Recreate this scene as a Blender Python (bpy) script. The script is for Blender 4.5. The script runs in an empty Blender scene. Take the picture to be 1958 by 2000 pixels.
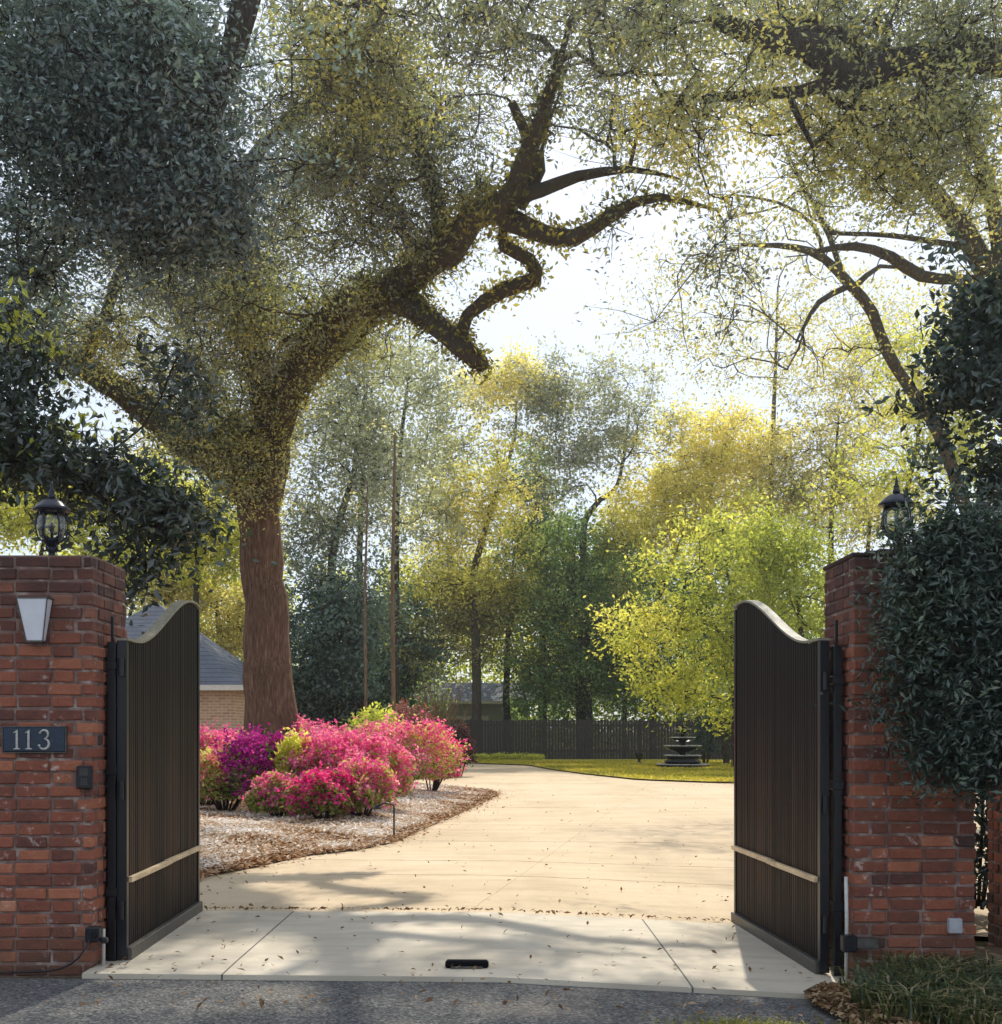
import bpy, bmesh, math, random
import numpy as np
from mathutils import Vector
R = math.radians
rnd = random.Random(7)
rng = np.random.default_rng(11)
sc = bpy.context.scene
COL = sc.collection

# ------------------------------------------------------------------ camera numbers (metres, camera at 0,0,1.45 looking +Y)
CX, HY, F, EYE = 979.0, 1425.0, 2405.0, 1.45
def W(x, y, D):
    """survey helper: a sighting (x, y) at distance D as a point of the place"""
    return np.array([(x - CX) / F * D, D, EYE - (y - HY) / F * D])

SUN_EL, SUN_AZ = R(46), R(9)          # azimuth measured from +Y towards +X
SUN = np.array([math.sin(SUN_AZ) * math.cos(SUN_EL), math.cos(SUN_AZ) * math.cos(SUN_EL), math.sin(SUN_EL)])

def sstep(a, b, x):
    t = np.clip((x - a) / (b - a), 0, 1)
    return t * t * (3 - 2 * t)
def g(X, Y):
    """height of the ground: it falls a little to the right by the gate"""
    return -0.045 * np.clip(X, 0, 4.5) * (1 - sstep(10.5, 17, Y))
def gf(X, Y): return float(g(np.float64(X), np.float64(Y)))

# ------------------------------------------------------------------ materials
def mat(name):
    m = bpy.data.materials.new(name); m.use_nodes = True
    nt = m.node_tree; nt.nodes.clear()
    out = nt.nodes.new('ShaderNodeOutputMaterial')
    return m, nt, out
def nd(nt, t, **kw):
    n = nt.nodes.new(t)
    for k, v in kw.items(): setattr(n, k, v)
    return n
def ramp(nt, fac, stops):
    r = nd(nt, 'ShaderNodeValToRGB'); e = r.color_ramp.elements
    while len(e) < len(stops): e.new(0.5)
    for i, (p, c) in enumerate(stops):
        e[i].position = p; e[i].color = (*c, 1)
    nt.links.new(fac, r.inputs[0]); return r.outputs[0]
def coords(nt, scale=(1, 1, 1), kind='Object'):
    tc = nd(nt, 'ShaderNodeTexCoord'); mp = nd(nt, 'ShaderNodeMapping')
    mp.inputs['Scale'].default_value = scale
    nt.links.new(tc.outputs[kind], mp.inputs[0]); return mp.outputs[0]
def noise(nt, vec, scale, detail=4, rough=0.55):
    n = nd(nt, 'ShaderNodeTexNoise'); n.inputs['Scale'].default_value = scale
    n.inputs['Detail'].default_value = detail; n.inputs['Roughness'].default_value = rough
    nt.links.new(vec, n.inputs['Vector']); return n.outputs['Fac']
def voro(nt, vec, scale, out='Distance', feature='F1'):
    n = nd(nt, 'ShaderNodeTexVoronoi', feature=feature); n.inputs['Scale'].default_value = scale
    nt.links.new(vec, n.inputs['Vector']); return n.outputs[out]
def math_(nt, op, a, b=None, c=None, clamp=False):
    m = nd(nt, 'ShaderNodeMath', operation=op); m.use_clamp = clamp
    for i, v in enumerate((a, b, c)):
        if v is None: continue
        if isinstance(v, (int, float)): m.inputs[i].default_value = v
        else: nt.links.new(v, m.inputs[i])
    return m.outputs[0]
def mix(nt, fac, a, b, mode='MIX'):
    m = nd(nt, 'ShaderNodeMix', data_type='RGBA', blend_type=mode)
    if isinstance(fac, (int, float)): m.inputs[0].default_value = fac
    else: nt.links.new(fac, m.inputs[0])
    for i, v in ((6, a), (7, b)):
        if isinstance(v, tuple): m.inputs[i].default_value = (*v, 1)
        else: nt.links.new(v, m.inputs[i])
    return m.outputs[2]
def bump(nt, h, strength=0.5, dist=0.01):
    b = nd(nt, 'ShaderNodeBump'); b.inputs['Strength'].default_value = strength
    b.inputs['Distance'].default_value = dist
    nt.links.new(h, b.inputs['Height']); return b.outputs[0]
def principled(nt, out, color, rough=0.7, metal=0.0, normal=None, spec=0.5):
    p = nd(nt, 'ShaderNodeBsdfPrincipled')
    if isinstance(color, tuple): p.inputs['Base Color'].default_value = (*color, 1)
    else: nt.links.new(color, p.inputs['Base Color'])
    if isinstance(rough, (int, float)): p.inputs['Roughness'].default_value = rough
    else: nt.links.new(rough, p.inputs['Roughness'])
    p.inputs['Metallic'].default_value = metal
    p.inputs['Specular IOR Level'].default_value = spec
    if normal is not None: nt.links.new(normal, p.inputs['Normal'])
    nt.links.new(p.outputs[0], out.inputs[0]); return p
def attr(nt, name='tint'):
    a = nd(nt, 'ShaderNodeAttribute'); a.attribute_name = name; return a.outputs['Fac']

def m_leaf(name, stops, transl=0.5, gloss=0.04, grough=0.45):
    m, nt, out = mat(name)
    c = ramp(nt, attr(nt), stops)
    d = nd(nt, 'ShaderNodeBsdfDiffuse'); t = nd(nt, 'ShaderNodeBsdfTranslucent')
    nt.links.new(c, d.inputs[0])
    tc = mix(nt, 1.0, c, (1.0, 0.99, 0.66), 'MULTIPLY'); nt.links.new(tc, t.inputs[0])
    mx = nd(nt, 'ShaderNodeMixShader'); mx.inputs[0].default_value = transl
    nt.links.new(d.outputs[0], mx.inputs[1]); nt.links.new(t.outputs[0], mx.inputs[2])
    gl = nd(nt, 'ShaderNodeBsdfGlossy'); gl.inputs['Roughness'].default_value = grough
    mg = nd(nt, 'ShaderNodeMixShader'); mg.inputs[0].default_value = gloss
    nt.links.new(mx.outputs[0], mg.inputs[1]); nt.links.new(gl.outputs[0], mg.inputs[2])
    nt.links.new(mg.outputs[0], out.inputs[0]); return m
def m_simple(name, c, rough=0.6, metal=0.0, nscale=40, namp=0.25, bstr=0.15, spec=0.5, stretch=(1, 1, 1)):
    m, nt, out = mat(name); v = coords(nt, stretch)
    n = noise(nt, v, nscale)
    dark = tuple(x * (1 - namp) for x in c); lite = tuple(min(1, x * (1 + namp)) for x in c)
    col = ramp(nt, n, [(0.3, dark), (0.7, lite)])
    principled(nt, out, col, rough, metal, bump(nt, n, bstr, 0.004), spec); return m
def m_bark(name, a, b, scale=9, moss=None, aloft=None):
    m, nt, out = mat(name); v = coords(nt, (1, 1, 0.13))
    n = noise(nt, v, scale * 1.5, 7, 0.7); r = noise(nt, coords(nt, (1, 1, 0.07)), scale * 4, 5, 0.7)
    q = math_(nt, 'ABSOLUTE', math_(nt, 'SUBTRACT', noise(nt, coords(nt, (1, 1, 0.1)), scale * 2.2, 3, 0.6), 0.5))
    h = math_(nt, 'ADD', math_(nt, 'MULTIPLY', math_(nt, 'ADD', n, r), 0.5), math_(nt, 'MULTIPLY', q, 1.6))
    col = ramp(nt, h, [(0.42, tuple(x * 0.30 for x in a)), (0.62, a), (0.92, b)])
    big = noise(nt, coords(nt), 1.3, 3)
    col = mix(nt, math_(nt, 'MULTIPLY', big, 0.5), col, tuple(x * 0.6 for x in a))
    if moss: col = mix(nt, ramp(nt, noise(nt, coords(nt), 3, 4), [(0.5, (0, 0, 0)), (0.65, (0.7, 0.7, 0.7))]), col, moss)
    if aloft:      # higher limbs are coloured darker
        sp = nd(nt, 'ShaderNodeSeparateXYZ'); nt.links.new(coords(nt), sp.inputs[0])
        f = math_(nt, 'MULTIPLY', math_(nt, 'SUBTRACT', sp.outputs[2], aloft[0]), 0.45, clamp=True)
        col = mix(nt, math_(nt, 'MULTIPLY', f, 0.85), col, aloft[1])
    principled(nt, out, col, 0.95, 0, bump(nt, h, 1.0, 0.08), 0.1); return m

# ------------------------------------------------------------------ objects and tags
def link(o, parent=None):
    COL.objects.link(o)
    if parent is not None: o.parent = parent
    return o
def tag(o, label=None, cat=None, group=None, kind=None):
    if label: o['label'] = label
    if cat: o['category'] = cat
    if group: o['group'] = group
    if kind: o['kind'] = kind
    return o
def thing(name, label, cat, loc=(0, 0, 0), rz=0.0, group=None):
    o = bpy.data.objects.new(name, None); o.empty_display_size = 0.2
    COL.objects.link(o); o.location = [float(v) for v in loc]; o.rotation_euler = (0, 0, rz)
    return tag(o, label, cat, group)
def np_mesh(name, verts, quads, m, parent=None, tint=None, smooth=False, loc=None):
    me = bpy.data.meshes.new(name)
    v = np.asarray(verts, dtype=np.float32).reshape(-1, 3)
    if loc is not None: v = v - np.asarray(loc, dtype=np.float32)
    q = np.asarray(quads, dtype=np.int32)
    k = q.shape[1]
    me.vertices.add(len(v)); me.vertices.foreach_set('co', v.ravel())
    me.loops.add(q.size); me.loops.foreach_set('vertex_index', q.ravel())
    me.polygons.add(len(q)); me.polygons.foreach_set('loop_start', np.arange(0, q.size, k, dtype=np.int32))
    me.polygons.foreach_set('use_smooth', np.full(len(q), smooth))
    if tint is not None:
        a = me.attributes.new('tint', 'FLOAT', 'POINT'); a.data.foreach_set('value', np.asarray(tint, dtype=np.float32))
    me.update(calc_edges=True); me.materials.append(m)
    o = bpy.data.objects.new(name, me)
    return link(o, parent)

class MB:
    def __init__(s): s.v = []; s.f = []; s.t = []
    def add(s, vs, fs, tint=0.5):
        n = len(s.v); s.v += [tuple(float(c) for c in p) for p in vs]; s.f += [tuple(i + n for i in f) for f in fs]; s.t += [tint] * len(vs)
    def box(s, x0, x1, y0, y1, z0, z1, tint=0.5):
        s.add([(x0,y0,z0),(x1,y0,z0),(x1,y1,z0),(x0,y1,z0),(x0,y0,z1),(x1,y0,z1),(x1,y1,z1),(x0,y1,z1)],
              [(0,3,2,1),(4,5,6,7),(0,1,5,4),(1,2,6,5),(2,3,7,6),(3,0,4,7)], tint)
    def tube(s, pts, radii, k=8, tint=0.5, cap=True):
        pts = np.asarray(pts, float); n = len(pts)
        if np.isscalar(radii): radii = [radii] * n
        d = np.gradient(pts, axis=0); d /= np.linalg.norm(d, axis=1)[:, None] + 1e-9
        up = np.array([0, 0, 1.0]) if abs(d[0][2]) < 0.9 else np.array([1.0, 0, 0])
        vs = []
        u = np.cross(d[0], up); u /= np.linalg.norm(u)
        for i in range(n):
            u = u - d[i] * u.dot(d[i]); u /= np.linalg.norm(u) + 1e-9
            w = np.cross(d[i], u)
            for j in range(k):
                a = 2 * math.pi * j / k
                vs.append(pts[i] + radii[i] * (math.cos(a) * u + math.sin(a) * w))
        fs = [(i*k+j, i*k+(j+1) % k, (i+1)*k+(j+1) % k, (i+1)*k+j) for i in range(n-1) for j in range(k)]
        if cap: fs += [tuple(range(k-1, -1, -1)), tuple((n-1)*k + j for j in range(k))]
        s.add(vs, fs, tint)
    def lathe(s, prof, cx=0, cy=0, k=20, tint=0.5):
        vs = []; n = len(prof)
        for r, z in prof:
            for j in range(k):
                a = 2 * math.pi * (j + 0.5) / k; vs.append((cx + r * math.cos(a), cy + r * math.sin(a), z))
        fs = [(i*k+j, i*k+(j+1) % k, (i+1)*k+(j+1) % k, (i+1)*k+j) for i in range(n-1) for j in range(k)]
        fs += [tuple(range(k-1, -1, -1)), tuple((n-1)*k + j for j in range(k))]
        s.add(vs, fs, tint)
    def build(s, name, m, parent=None, smooth=False, bevel=0.0, jitter=0.0):
        me = bpy.data.meshes.new(name); me.from_pydata(s.v, [], s.f)
        a = me.attributes.new('tint', 'FLOAT', 'POINT'); a.data.foreach_set('value', s.t)
        if bevel or jitter:
            bm = bmesh.new(); bm.from_mesh(me)
            if jitter:
                for v in bm.verts: v.co += Vector((rnd.uniform(-1, 1), rnd.uniform(-1, 1), rnd.uniform(-1, 1))) * jitter
            if bevel: bmesh.ops.bevel(bm, geom=list(bm.edges), offset=bevel, segments=1, affect='EDGES', clamp_overlap=True)
            bmesh.ops.recalc_face_normals(bm, faces=bm.faces)
            bm.to_mesh(me); bm.free()
        for p in me.polygons: p.use_smooth = smooth
        me.update(); me.materials.append(m)
        return link(bpy.data.objects.new(name, me), parent)

# ------------------------------------------------------------------ leaves, as many small folded quads
def leaf_quads(P, L, Wd, up=0.35, flat=None, hang=0.0):
    """P (n,3) centres; L, Wd lengths and widths (n,); returns verts (4n,3)"""
    n = len(P)
    nrm = rng.normal(size=(n, 3)); nrm[:, 2] += up * 2; nrm /= np.linalg.norm(nrm, axis=1)[:, None]
    d = rng.normal(size=(n, 3)); d[:, 2] -= hang
    d -= nrm * np.sum(d * nrm, axis=1)[:, None]; d /= np.linalg.norm(d, axis=1)[:, None] + 1e-9
    w = np.cross(nrm, d)
    L = np.broadcast_to(L, n)[:, None]; Wd = np.broadcast_to(Wd, n)[:, None]
    v = np.empty((n, 4, 3))
    v[:, 0] = P - d * L / 2; v[:, 2] = P + d * L / 2
    v[:, 1] = P + w * Wd / 2 + nrm * Wd * 0.18 - d * L * .08; v[:, 3] = P - w * Wd / 2 + nrm * Wd * 0.18 - d * L * .08
    return v.reshape(-1, 3)
def quads_of(n): return np.arange(4 * n, dtype=np.int32).reshape(n, 4)

def catmull(pts, step=0.4):
    P = [np.asarray(p, float) for p in pts]; P = [2*P[0]-P[1]] + P + [2*P[-1]-P[-2]]; out = []
    for i in range(1, len(P) - 2):
        n = max(2, int(np.linalg.norm(P[i+1][:3] - P[i][:3]) / step))
        for k in range(n):
            t = k / n; a, b, c, d = P[i-1], P[i], P[i+1], P[i+2]
            out.append(0.5 * (2*b + (c-a)*t + (2*a-5*b+4*c-d)*t*t + (3*b-a-3*c+d)*t**3))
    out.append(P[-2]); return np.array(out)

LIT = [(-1.1, 1.6, 8.3, 9.9, .97), (-2.5, -1.1, 7.3, 8.4, .97), (0.5, 2.2, 7.0, 8.3, .96), (-2.4, -1.1, 9.2, 10.2, .95),  # ground that the photograph shows in full sun: (x0, x1, y0, y1, share of the leaves above it that is left out)
    (-3.2, 7.0, 10.1, 17.4, 0.93), (-3.2, 2.1, 17.4, 20.2, 0.93), (-3.2, 7.0, 20.2, 31.5, 0.93), (-2.7, 0.9, 6.1, 7.0, .93), (1.0, 2.2, 5.9, 6.6, .9), (-5.5, -3.2, 12, 22, 0.5), (-7, -0.5, 24, 31, 0.85), (0.5, 13, 31.5, 45, 0.45), (-1.8, 1.9, 7.2, 10.1, 0.76), (-0.9, 1.7, 5.6, 6.8, .5)]
def shade_ok(c):
    sx = c[0] - SUN[0] / SUN[2] * c[2]; sy = c[1] - SUN[1] / SUN[2] * c[2]
    for x0, x1, y0, y1, p in LIT:
        if x0 < sx < x1 and y0 < sy < y1: return rnd.random() > p
    return True

def grow_tree(name, label, cat, limbs, blobs, bark, leafm, leaf=(0.12, 0.06), per=60, cr=0.5, twig=0.012,
              tint=(0.2, 0.8), base=None, group=None, fern=None, up=0.35, hang=0.0, sides=6, shade=True, droop=0.25, maxlen=9.0, squash=0.75):
    """limbs: lists of (x,y,z,r) world points; blobs: (centre, (rx,ry,rz), n clumps, tint shift)"""
    base = limbs[0][0][:3] if base is None else base
    t = thing(name, label, cat, base, 0, group)
    mb = MB(); N = []; Rr = []; Dd = []
    for lp in limbs:
        c = catmull(lp, 0.35)
        jr = 0.06 * c[:, 3:4]
        c[1:-1, :3] += rng.normal(size=(len(c) - 2, 3)) * jr[1:-1]
        r = np.maximum(c[:, 3], 0.008) * (1 + rng.normal(size=len(c)) * 0.035)
        mb.tube(c[:, :3], r, k=14 if lp[0][3] > 0.15 else 8)
        dd = np.gradient(c[:, :3], axis=0); dd /= np.linalg.norm(dd, axis=1)[:, None] + 1e-9
        s0 = int(len(c) * 0.25) if lp is limbs[0] else 1
        N += list(c[s0:, :3]); Rr += list(r[s0:]); Dd += list(dd[s0:])
    N = np.array(N); Rr = np.array(Rr); Dd = np.array(Dd)
    C = []; T = []
    for (cc, rad, n, ts, *force) in blobs:
        for _ in range(n):
            v = rng.normal(size=3); v /= np.linalg.norm(v); v *= rng.random() ** 0.45 * (1 + (0.4 * abs(rng.normal()) if rng.random() < .4 else 0))
            c = np.asarray(cc) + v * np.asarray(rad)
            if c[2] < 0.25: continue
            if shade and not force and not shade_ok(c): continue
            C.append(c); T.append(ts + 0.13 * rng.normal() + 0.10 * v[2])
    C = np.array(C); T = np.array(T)
    d0 = np.min(np.linalg.norm(C[:, None] - N[None], axis=2), axis=1)
    order = np.argsort(d0); br = []; cnt = np.zeros(len(N)); par = -np.ones(len(N), int)
    N = list(N); Rr = list(Rr); Dd = list(Dd); cnt = list(cnt); par = list(par)
    NA = np.array(N)
    for i in order:
        c = C[i]; dist = np.linalg.norm(NA - c, axis=1)
        dv = (c - NA) / (dist[:, None] + 1e-6)
        al = np.sum(dv * np.array(Dd), axis=1)
        cost = dist * (1.25 - 0.35 * al)
        j = int(np.argmin(cost)); p = np.array(N[j]); L = dist[j]
        if L > maxlen: continue
        ns = max(2, int(L / 0.45)); idx = j; path = [p]
        tan = Dd[j] * 0.6 + dv[j] * 0.6; bend = p + tan * L * 0.45 + np.array([0, 0, L * 0.12 * (1 - droop)])
        for k in range(1, ns + 1):
            tt = k / ns
            q = (1-tt)**2 * p + 2*tt*(1-tt)*bend + tt*tt*c
            if k < ns: q = q + rng.normal(size=3) * 0.06 * min(L, 1.5)
            path.append(q)
        new = []
        for q in path[1:]:
            N.append(q); dq = q - N[idx]; dq = dq / (np.linalg.norm(dq) + 1e-9)
            Dd.append(dq); Rr.append(0); cnt.append(0); par.append(idx); idx = len(N) - 1; new.append(idx)
        NA = np.vstack([NA, np.array(path[1:])])
        k = idx
        while k >= 0: cnt[k] += 1; k = par[k]
        br.append((j, new))
    lim = {}
    for j, new in br:
        r0 = min(twig * cnt[new[0]] ** 0.42, (Rr[j] if Rr[j] > 0 else lim.get(j, 1)) * 0.85)
        rs = [r0]
        for q in new:
            rr = min(twig * max(cnt[q], 1) ** 0.42, rs[-1]); lim[q] = rr; rs.append(rr)
        rs[-1] *= 0.6
        mb.tube([N[j]] + [N[q] for q in new], rs, k=sides if r0 > 0.03 else 4, cap=False)
    base = np.asarray(base, float)
    mb.v = [(v[0]-base[0], v[1]-base[1], v[2]-base[2]) for v in mb.v]
    mb.build('trunk', bark, t, smooth=True)
    # leaves
    n = len(C); tot = n * per
    ci = np.repeat(np.arange(n), per)
    off = rng.normal(size=(tot, 3)) * cr * 0.24; off[:, 2] *= squash
    cl = rng.normal(size=(n * 8, 3)) * cr * 0.68; cl[:, 2] *= squash      # each clump is eight smaller sprays on twigs
    A = np.repeat(C, 8, axis=0) ; B = A + cl; k8 = len(A)
    dv8 = cl / (np.linalg.norm(cl, axis=1)[:, None] + 1e-9); u8 = np.cross(dv8, rng.normal(size=(k8, 3))); u8 /= np.linalg.norm(u8, axis=1)[:, None] + 1e-9; w8 = np.cross(dv8, u8)
    mid = (A + B) / 2 + u8 * (cr * .12)
    tv = []
    for base_p, rr_ in ((A, twig * .62), (mid, twig * .42), (B, twig * .15)):
        for a_ in (0, 2.094, 4.189): tv.append(base_p + rr_ * (math.cos(a_) * u8 + math.sin(a_) * w8))
    tv = np.stack(tv, 1).reshape(-1, 3); q0 = np.arange(k8)[:, None] * 9
    tq = np.concatenate([q0 + np.array([[r3 * 3 + a_, r3 * 3 + (a_ + 1) % 3, r3 * 3 + 3 + (a_ + 1) % 3, r3 * 3 + 3 + a_]]) for r3 in (0, 1) for a_ in range(3)])
    if n > 125: np_mesh('twigs', tv, tq, bark, t, loc=base)
    sub = ci * 8 + rng.integers(0, 8, tot)
    P = C[ci] + cl[sub] * rng.uniform(.45, 1.12, tot)[:, None] + off; P[:, 2] -= hang * rng.random(tot) ** 1.5 * cr * 1.6
    P[:, 2] = np.maximum(P[:, 2], 0.05)
    s = rng.uniform(0.65, 1.3, tot)
    v = leaf_quads(P, leaf[0] * s, leaf[1] * s, up, hang=hang * 2)
    tn = np.clip(T[ci] + rng.normal(size=tot) * 0.07 + (rng.normal(size=n * 8) * 0.11)[sub] + (rng.normal(size=n) * 0.12)[ci], 0, 1)
    tn = tint[0] + (tint[1] - tint[0]) * tn
    np_mesh('crown', v, quads_of(tot), leafm, t, np.repeat(tn, 4), loc=base)
    if fern:
        fm, fl, dens, names = fern
        Ps = []
        for li in names:
            c = catmull(limbs[li], 0.12)
            k0 = int(len(c) * (0.42 if li == 0 else 0.0))
            for q in c[k0:]:
                nn = int(dens * q[3] ** 0.8 * 2 * rng.uniform(.5, 1.5))
                vv = rng.normal(size=(nn, 3)); vv[:, 2] += 0.25; vv /= np.linalg.norm(vv, axis=1)[:, None]
                Ps.append(q[:3] + vv * (q[3] * rng.uniform(0.9, 1.2, (nn, 1)) + 0.16 * rng.random((nn, 1)) ** 2) + rng.normal(size=(nn, 3)) * 0.06)
        P = np.vstack(Ps); nn = len(P); s = rng.uniform(0.6, 1.3, nn)
        v = leaf_quads(P, fl * s, fl * 0.45 * s, 0.2)
        clump = np.sin(P[:, 0] * 2.1 + P[:, 2] * 1.7) * .15 + np.sin(P[:, 1] * 3.3 - P[:, 2] * 2.9) * .12
        tn = np.clip(0.5 + clump + rng.normal(size=nn) * 0.18 - 0.30 * sstep(7.5, 10.0, P[:, 2]), 0, 1)
        np_mesh('fern_cover', v, quads_of(nn), fm, t, np.repeat(tn, 4), loc=base)
    return t

def limb(D0, D1, pts, r0, r1, ground=False):
    """a limb from sightings (x, y): depth and radius run evenly from the first to the last"""
    n = len(pts); out = []
    for i, (x, y) in enumerate(pts):
        t = i / (n - 1); D = D0 + (D1 - D0) * t; p = W(x, y, D)
        if ground and i == 0: p[2] = gf(p[0], p[1]) - 0.1
        out.append(np.array([p[0], p[1], p[2], r0 + (r1 - r0) * t]))
    return out
def blob(x, y, D, rx, ry, rd, n, ts=0.5):
    s = D / F
    return (W(x, y, D), (rx * s, rd, ry * s), n, ts)

# ------------------------------------------------------------------ material set
M = {}
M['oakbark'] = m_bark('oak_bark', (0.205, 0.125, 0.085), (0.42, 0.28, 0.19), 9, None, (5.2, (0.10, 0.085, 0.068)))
M['darkbark'] = m_bark('dark_bark', (0.07, 0.055, 0.045), (0.14, 0.11, 0.09), 9)
M['greybark'] = m_bark('grey_bark', (0.13, 0.11, 0.085), (0.24, 0.20, 0.15), 9)
M['olive2'] = m_leaf('spring_leaf', [(0.0, (0.10, 0.10, 0.06)), (0.4, (0.32, 0.30, 0.12)), (0.75, (0.60, 0.55, 0.16)), (1.0, (0.86, 0.76, 0.22))], 0.5, 0.05)
M['stem'] = m_bark('pine_stem', (0.30, 0.20, 0.13), (0.46, 0.34, 0.24), 16)
M['oakleaf'] = m_leaf('oak_leaf', [(0.0, (0.12, 0.135, 0.12)), (0.35, (0.26, 0.29, 0.21)), (0.65, (0.44, 0.48, 0.20)), (1.0, (0.90, 0.78, 0.20))], 0.48, 0.09, 0.55)  # tones lifted towards grey to carry the hazy air over the crown
M['fern'] = m_leaf('fern_leaf', [(0.0, (0.08, 0.08, 0.03)), (0.4, (0.25, 0.23, 0.07)), (0.75, (0.46, 0.41, 0.09)), (1.0, (0.72, 0.62, 0.13))], 0.5, 0.02)
M['darkleaf'] = m_leaf('dark_leaf', [(0.0, (0.06, 0.10, 0.10)), (0.5, (0.21, 0.32, 0.31)), (0.85, (0.36, 0.48, 0.38)), (1.0, (0.55, 0.60, 0.14))], 0.42, 0.18, 0.5)  # blue grey lightened so the leaves themselves hold the hazy veil
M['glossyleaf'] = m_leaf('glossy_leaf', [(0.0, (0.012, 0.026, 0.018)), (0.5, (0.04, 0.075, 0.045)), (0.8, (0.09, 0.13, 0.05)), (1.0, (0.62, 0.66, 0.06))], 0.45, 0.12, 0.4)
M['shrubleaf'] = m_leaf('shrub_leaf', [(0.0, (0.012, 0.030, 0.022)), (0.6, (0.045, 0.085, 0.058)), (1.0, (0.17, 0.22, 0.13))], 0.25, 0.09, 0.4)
M['yellow'] = m_leaf('yellow_leaf', [(0.0, (0.38, 0.38, 0.11)), (0.4, (0.74, 0.72, 0.20)), (0.75, (0.93, 0.87, 0.27)), (1.0, (0.96, 0.84, 0.40))], 0.66, 0.02)
M['lime'] = m_leaf('lime_leaf', [(0.0, (0.17, 0.20, 0.05)), (0.4, (0.42, 0.48, 0.10)), (0.75, (0.72, 0.74, 0.14)), (1.0, (0.92, 0.86, 0.24))], 0.64, 0.03)
M['olive'] = m_leaf('olive_leaf', [(0.0, (0.18, 0.17, 0.09)), (0.4, (0.44, 0.42, 0.20)), (0.75, (0.72, 0.66, 0.28)), (1.0, (0.90, 0.80, 0.40))], 0.62, 0.05)
M['grey'] = m_leaf('grey_leaf', [(0.0, (0.14, 0.16, 0.13)), (0.5, (0.40, 0.43, 0.30)), (1.0, (0.72, 0.72, 0.46))], 0.55, 0.09)
M['green'] = m_leaf('green_leaf', [(0.0, (0.06, 0.11, 0.045)), (0.5, (0.20, 0.33, 0.11)), (1.0, (0.56, 0.66, 0.22))], 0.58, 0.04)
M['teal'] = m_leaf('evergreen_leaf', [(0.0, (0.04, 0.08, 0.07)), (0.6, (0.12, 0.20, 0.16)), (1.0, (0.34, 0.42, 0.28))], 0.45, 0.08)
M['red'] = m_leaf('burgundy_leaf', [(0.0, (0.03, 0.012, 0.014)), (0.5, (0.10, 0.03, 0.035)), (1.0, (0.42, 0.16, 0.13))], 0.4, 0.04)
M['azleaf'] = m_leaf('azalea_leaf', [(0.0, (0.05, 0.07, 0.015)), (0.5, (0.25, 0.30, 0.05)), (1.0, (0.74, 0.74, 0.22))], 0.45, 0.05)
M['pink'] = m_leaf('pink_petal', [(0.0, (0.60, 0.04, 0.30)), (0.4, (0.88, 0.14, 0.48)), (0.75, (0.95, 0.34, 0.60)), (1.0, (0.97, 0.62, 0.66))], 0.5, 0.0)
M['magenta'] = m_leaf('magenta_petal', [(0.0, (0.26, 0.01, 0.20)), (0.5, (0.55, 0.03, 0.40)), (1.0, (0.85, 0.14, 0.62))], 0.45, 0.0)
M['hotpink'] = m_leaf('hot_pink_petal', [(0.0, (0.55, 0.01, 0.20)), (0.5, (0.85, 0.05, 0.36)), (1.0, (0.92, 0.25, 0.52))], 0.5, 0.0)
M['coral'] = m_leaf('coral_petal', [(0.0, (0.66, 0.10, 0.24)), (0.5, (0.90, 0.28, 0.38)), (1.0, (0.95, 0.60, 0.52))], 0.5, 0.0)
M['grass'] = m_leaf('grass_blade', [(0.0, (0.16, 0.17, 0.02)), (0.5, (0.50, 0.46, 0.06)), (1.0, (0.80, 0.64, 0.12))], 0.5, 0.03)
M['lily'] = m_leaf('ground_cover_blade', [(0.0, (0.02, 0.035, 0.012)), (0.5, (0.05, 0.085, 0.025)), (0.9, (0.16, 0.19, 0.06)), (1.0, (0.42, 0.33, 0.16))], 0.4, 0.08)
M['chips'] = m_leaf('mulch_chip', [(0.0, (0.22, 0.10, 0.045)), (0.3, (0.55, 0.35, 0.20)), (0.55, (0.80, 0.66, 0.52)), (1.0, (0.95, 0.88, 0.82))], 0.05, 0.0)
M['litter'] = m_leaf('dry_leaf', [(0.0, (0.09, 0.045, 0.025)), (0.5, (0.27, 0.16, 0.08)), (1.0, (0.62, 0.46, 0.28))], 0.25, 0.02)
M['black'] = m_simple('black_metal', (0.012, 0.013, 0.018), 0.35, 0.2, 60, 0.3, 0.1)
M['glintrim'] = m_simple('sky_glint_rim', (0.50, 0.50, 0.50), 0.3, 0.5, 14, 0.6, 0.1, 0.6)  # pale colour puts the sky's reflection into the fountain rims
M['rubber'] = m_simple('matt_black_rubber', (0.006, 0.006, 0.007), 0.9, 0, 60, 0.3, 0.1, 0.1)
M['blacklamp'] = m_simple('black_lamp_enamel', (0.013, 0.016, 0.030), 0.28, 0.3, 30, 0.3, 0.05)
M['steel'] = m_simple('grey_steel', (0.10, 0.095, 0.085), 0.45, 0.5, 30, 0.3, 0.2)
M['conduit'] = m_simple('white_conduit', (0.55, 0.55, 0.52), 0.5, 0, 20, 0.15, 0.05)
M['tanrail'] = m_simple('tan_rail', (0.62, 0.46, 0.28), 0.6, 0, 25, 0.3, 0.2, stretch=(0.2, 1, 1))
M['capstrip'] = m_simple('cap_strip', (0.24, 0.22, 0.16), 0.5, 0, 25, 0.3, 0.2)
M['plastic'] = m_simple('grey_plastic', (0.45, 0.46, 0.50), 0.5, 0, 30, 0.15, 0.05)
M['numeral'] = m_simple('pewter_numeral', (0.50, 0.48, 0.44), 0.5, 0.2, 60, 0.3, 0.1)
M['plaque'] = m_simple('navy_plaque', (0.012, 0.028, 0.055), 0.4, 0, 60, 0.4, 0.15)
M['housebrickm'] = None

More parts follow.
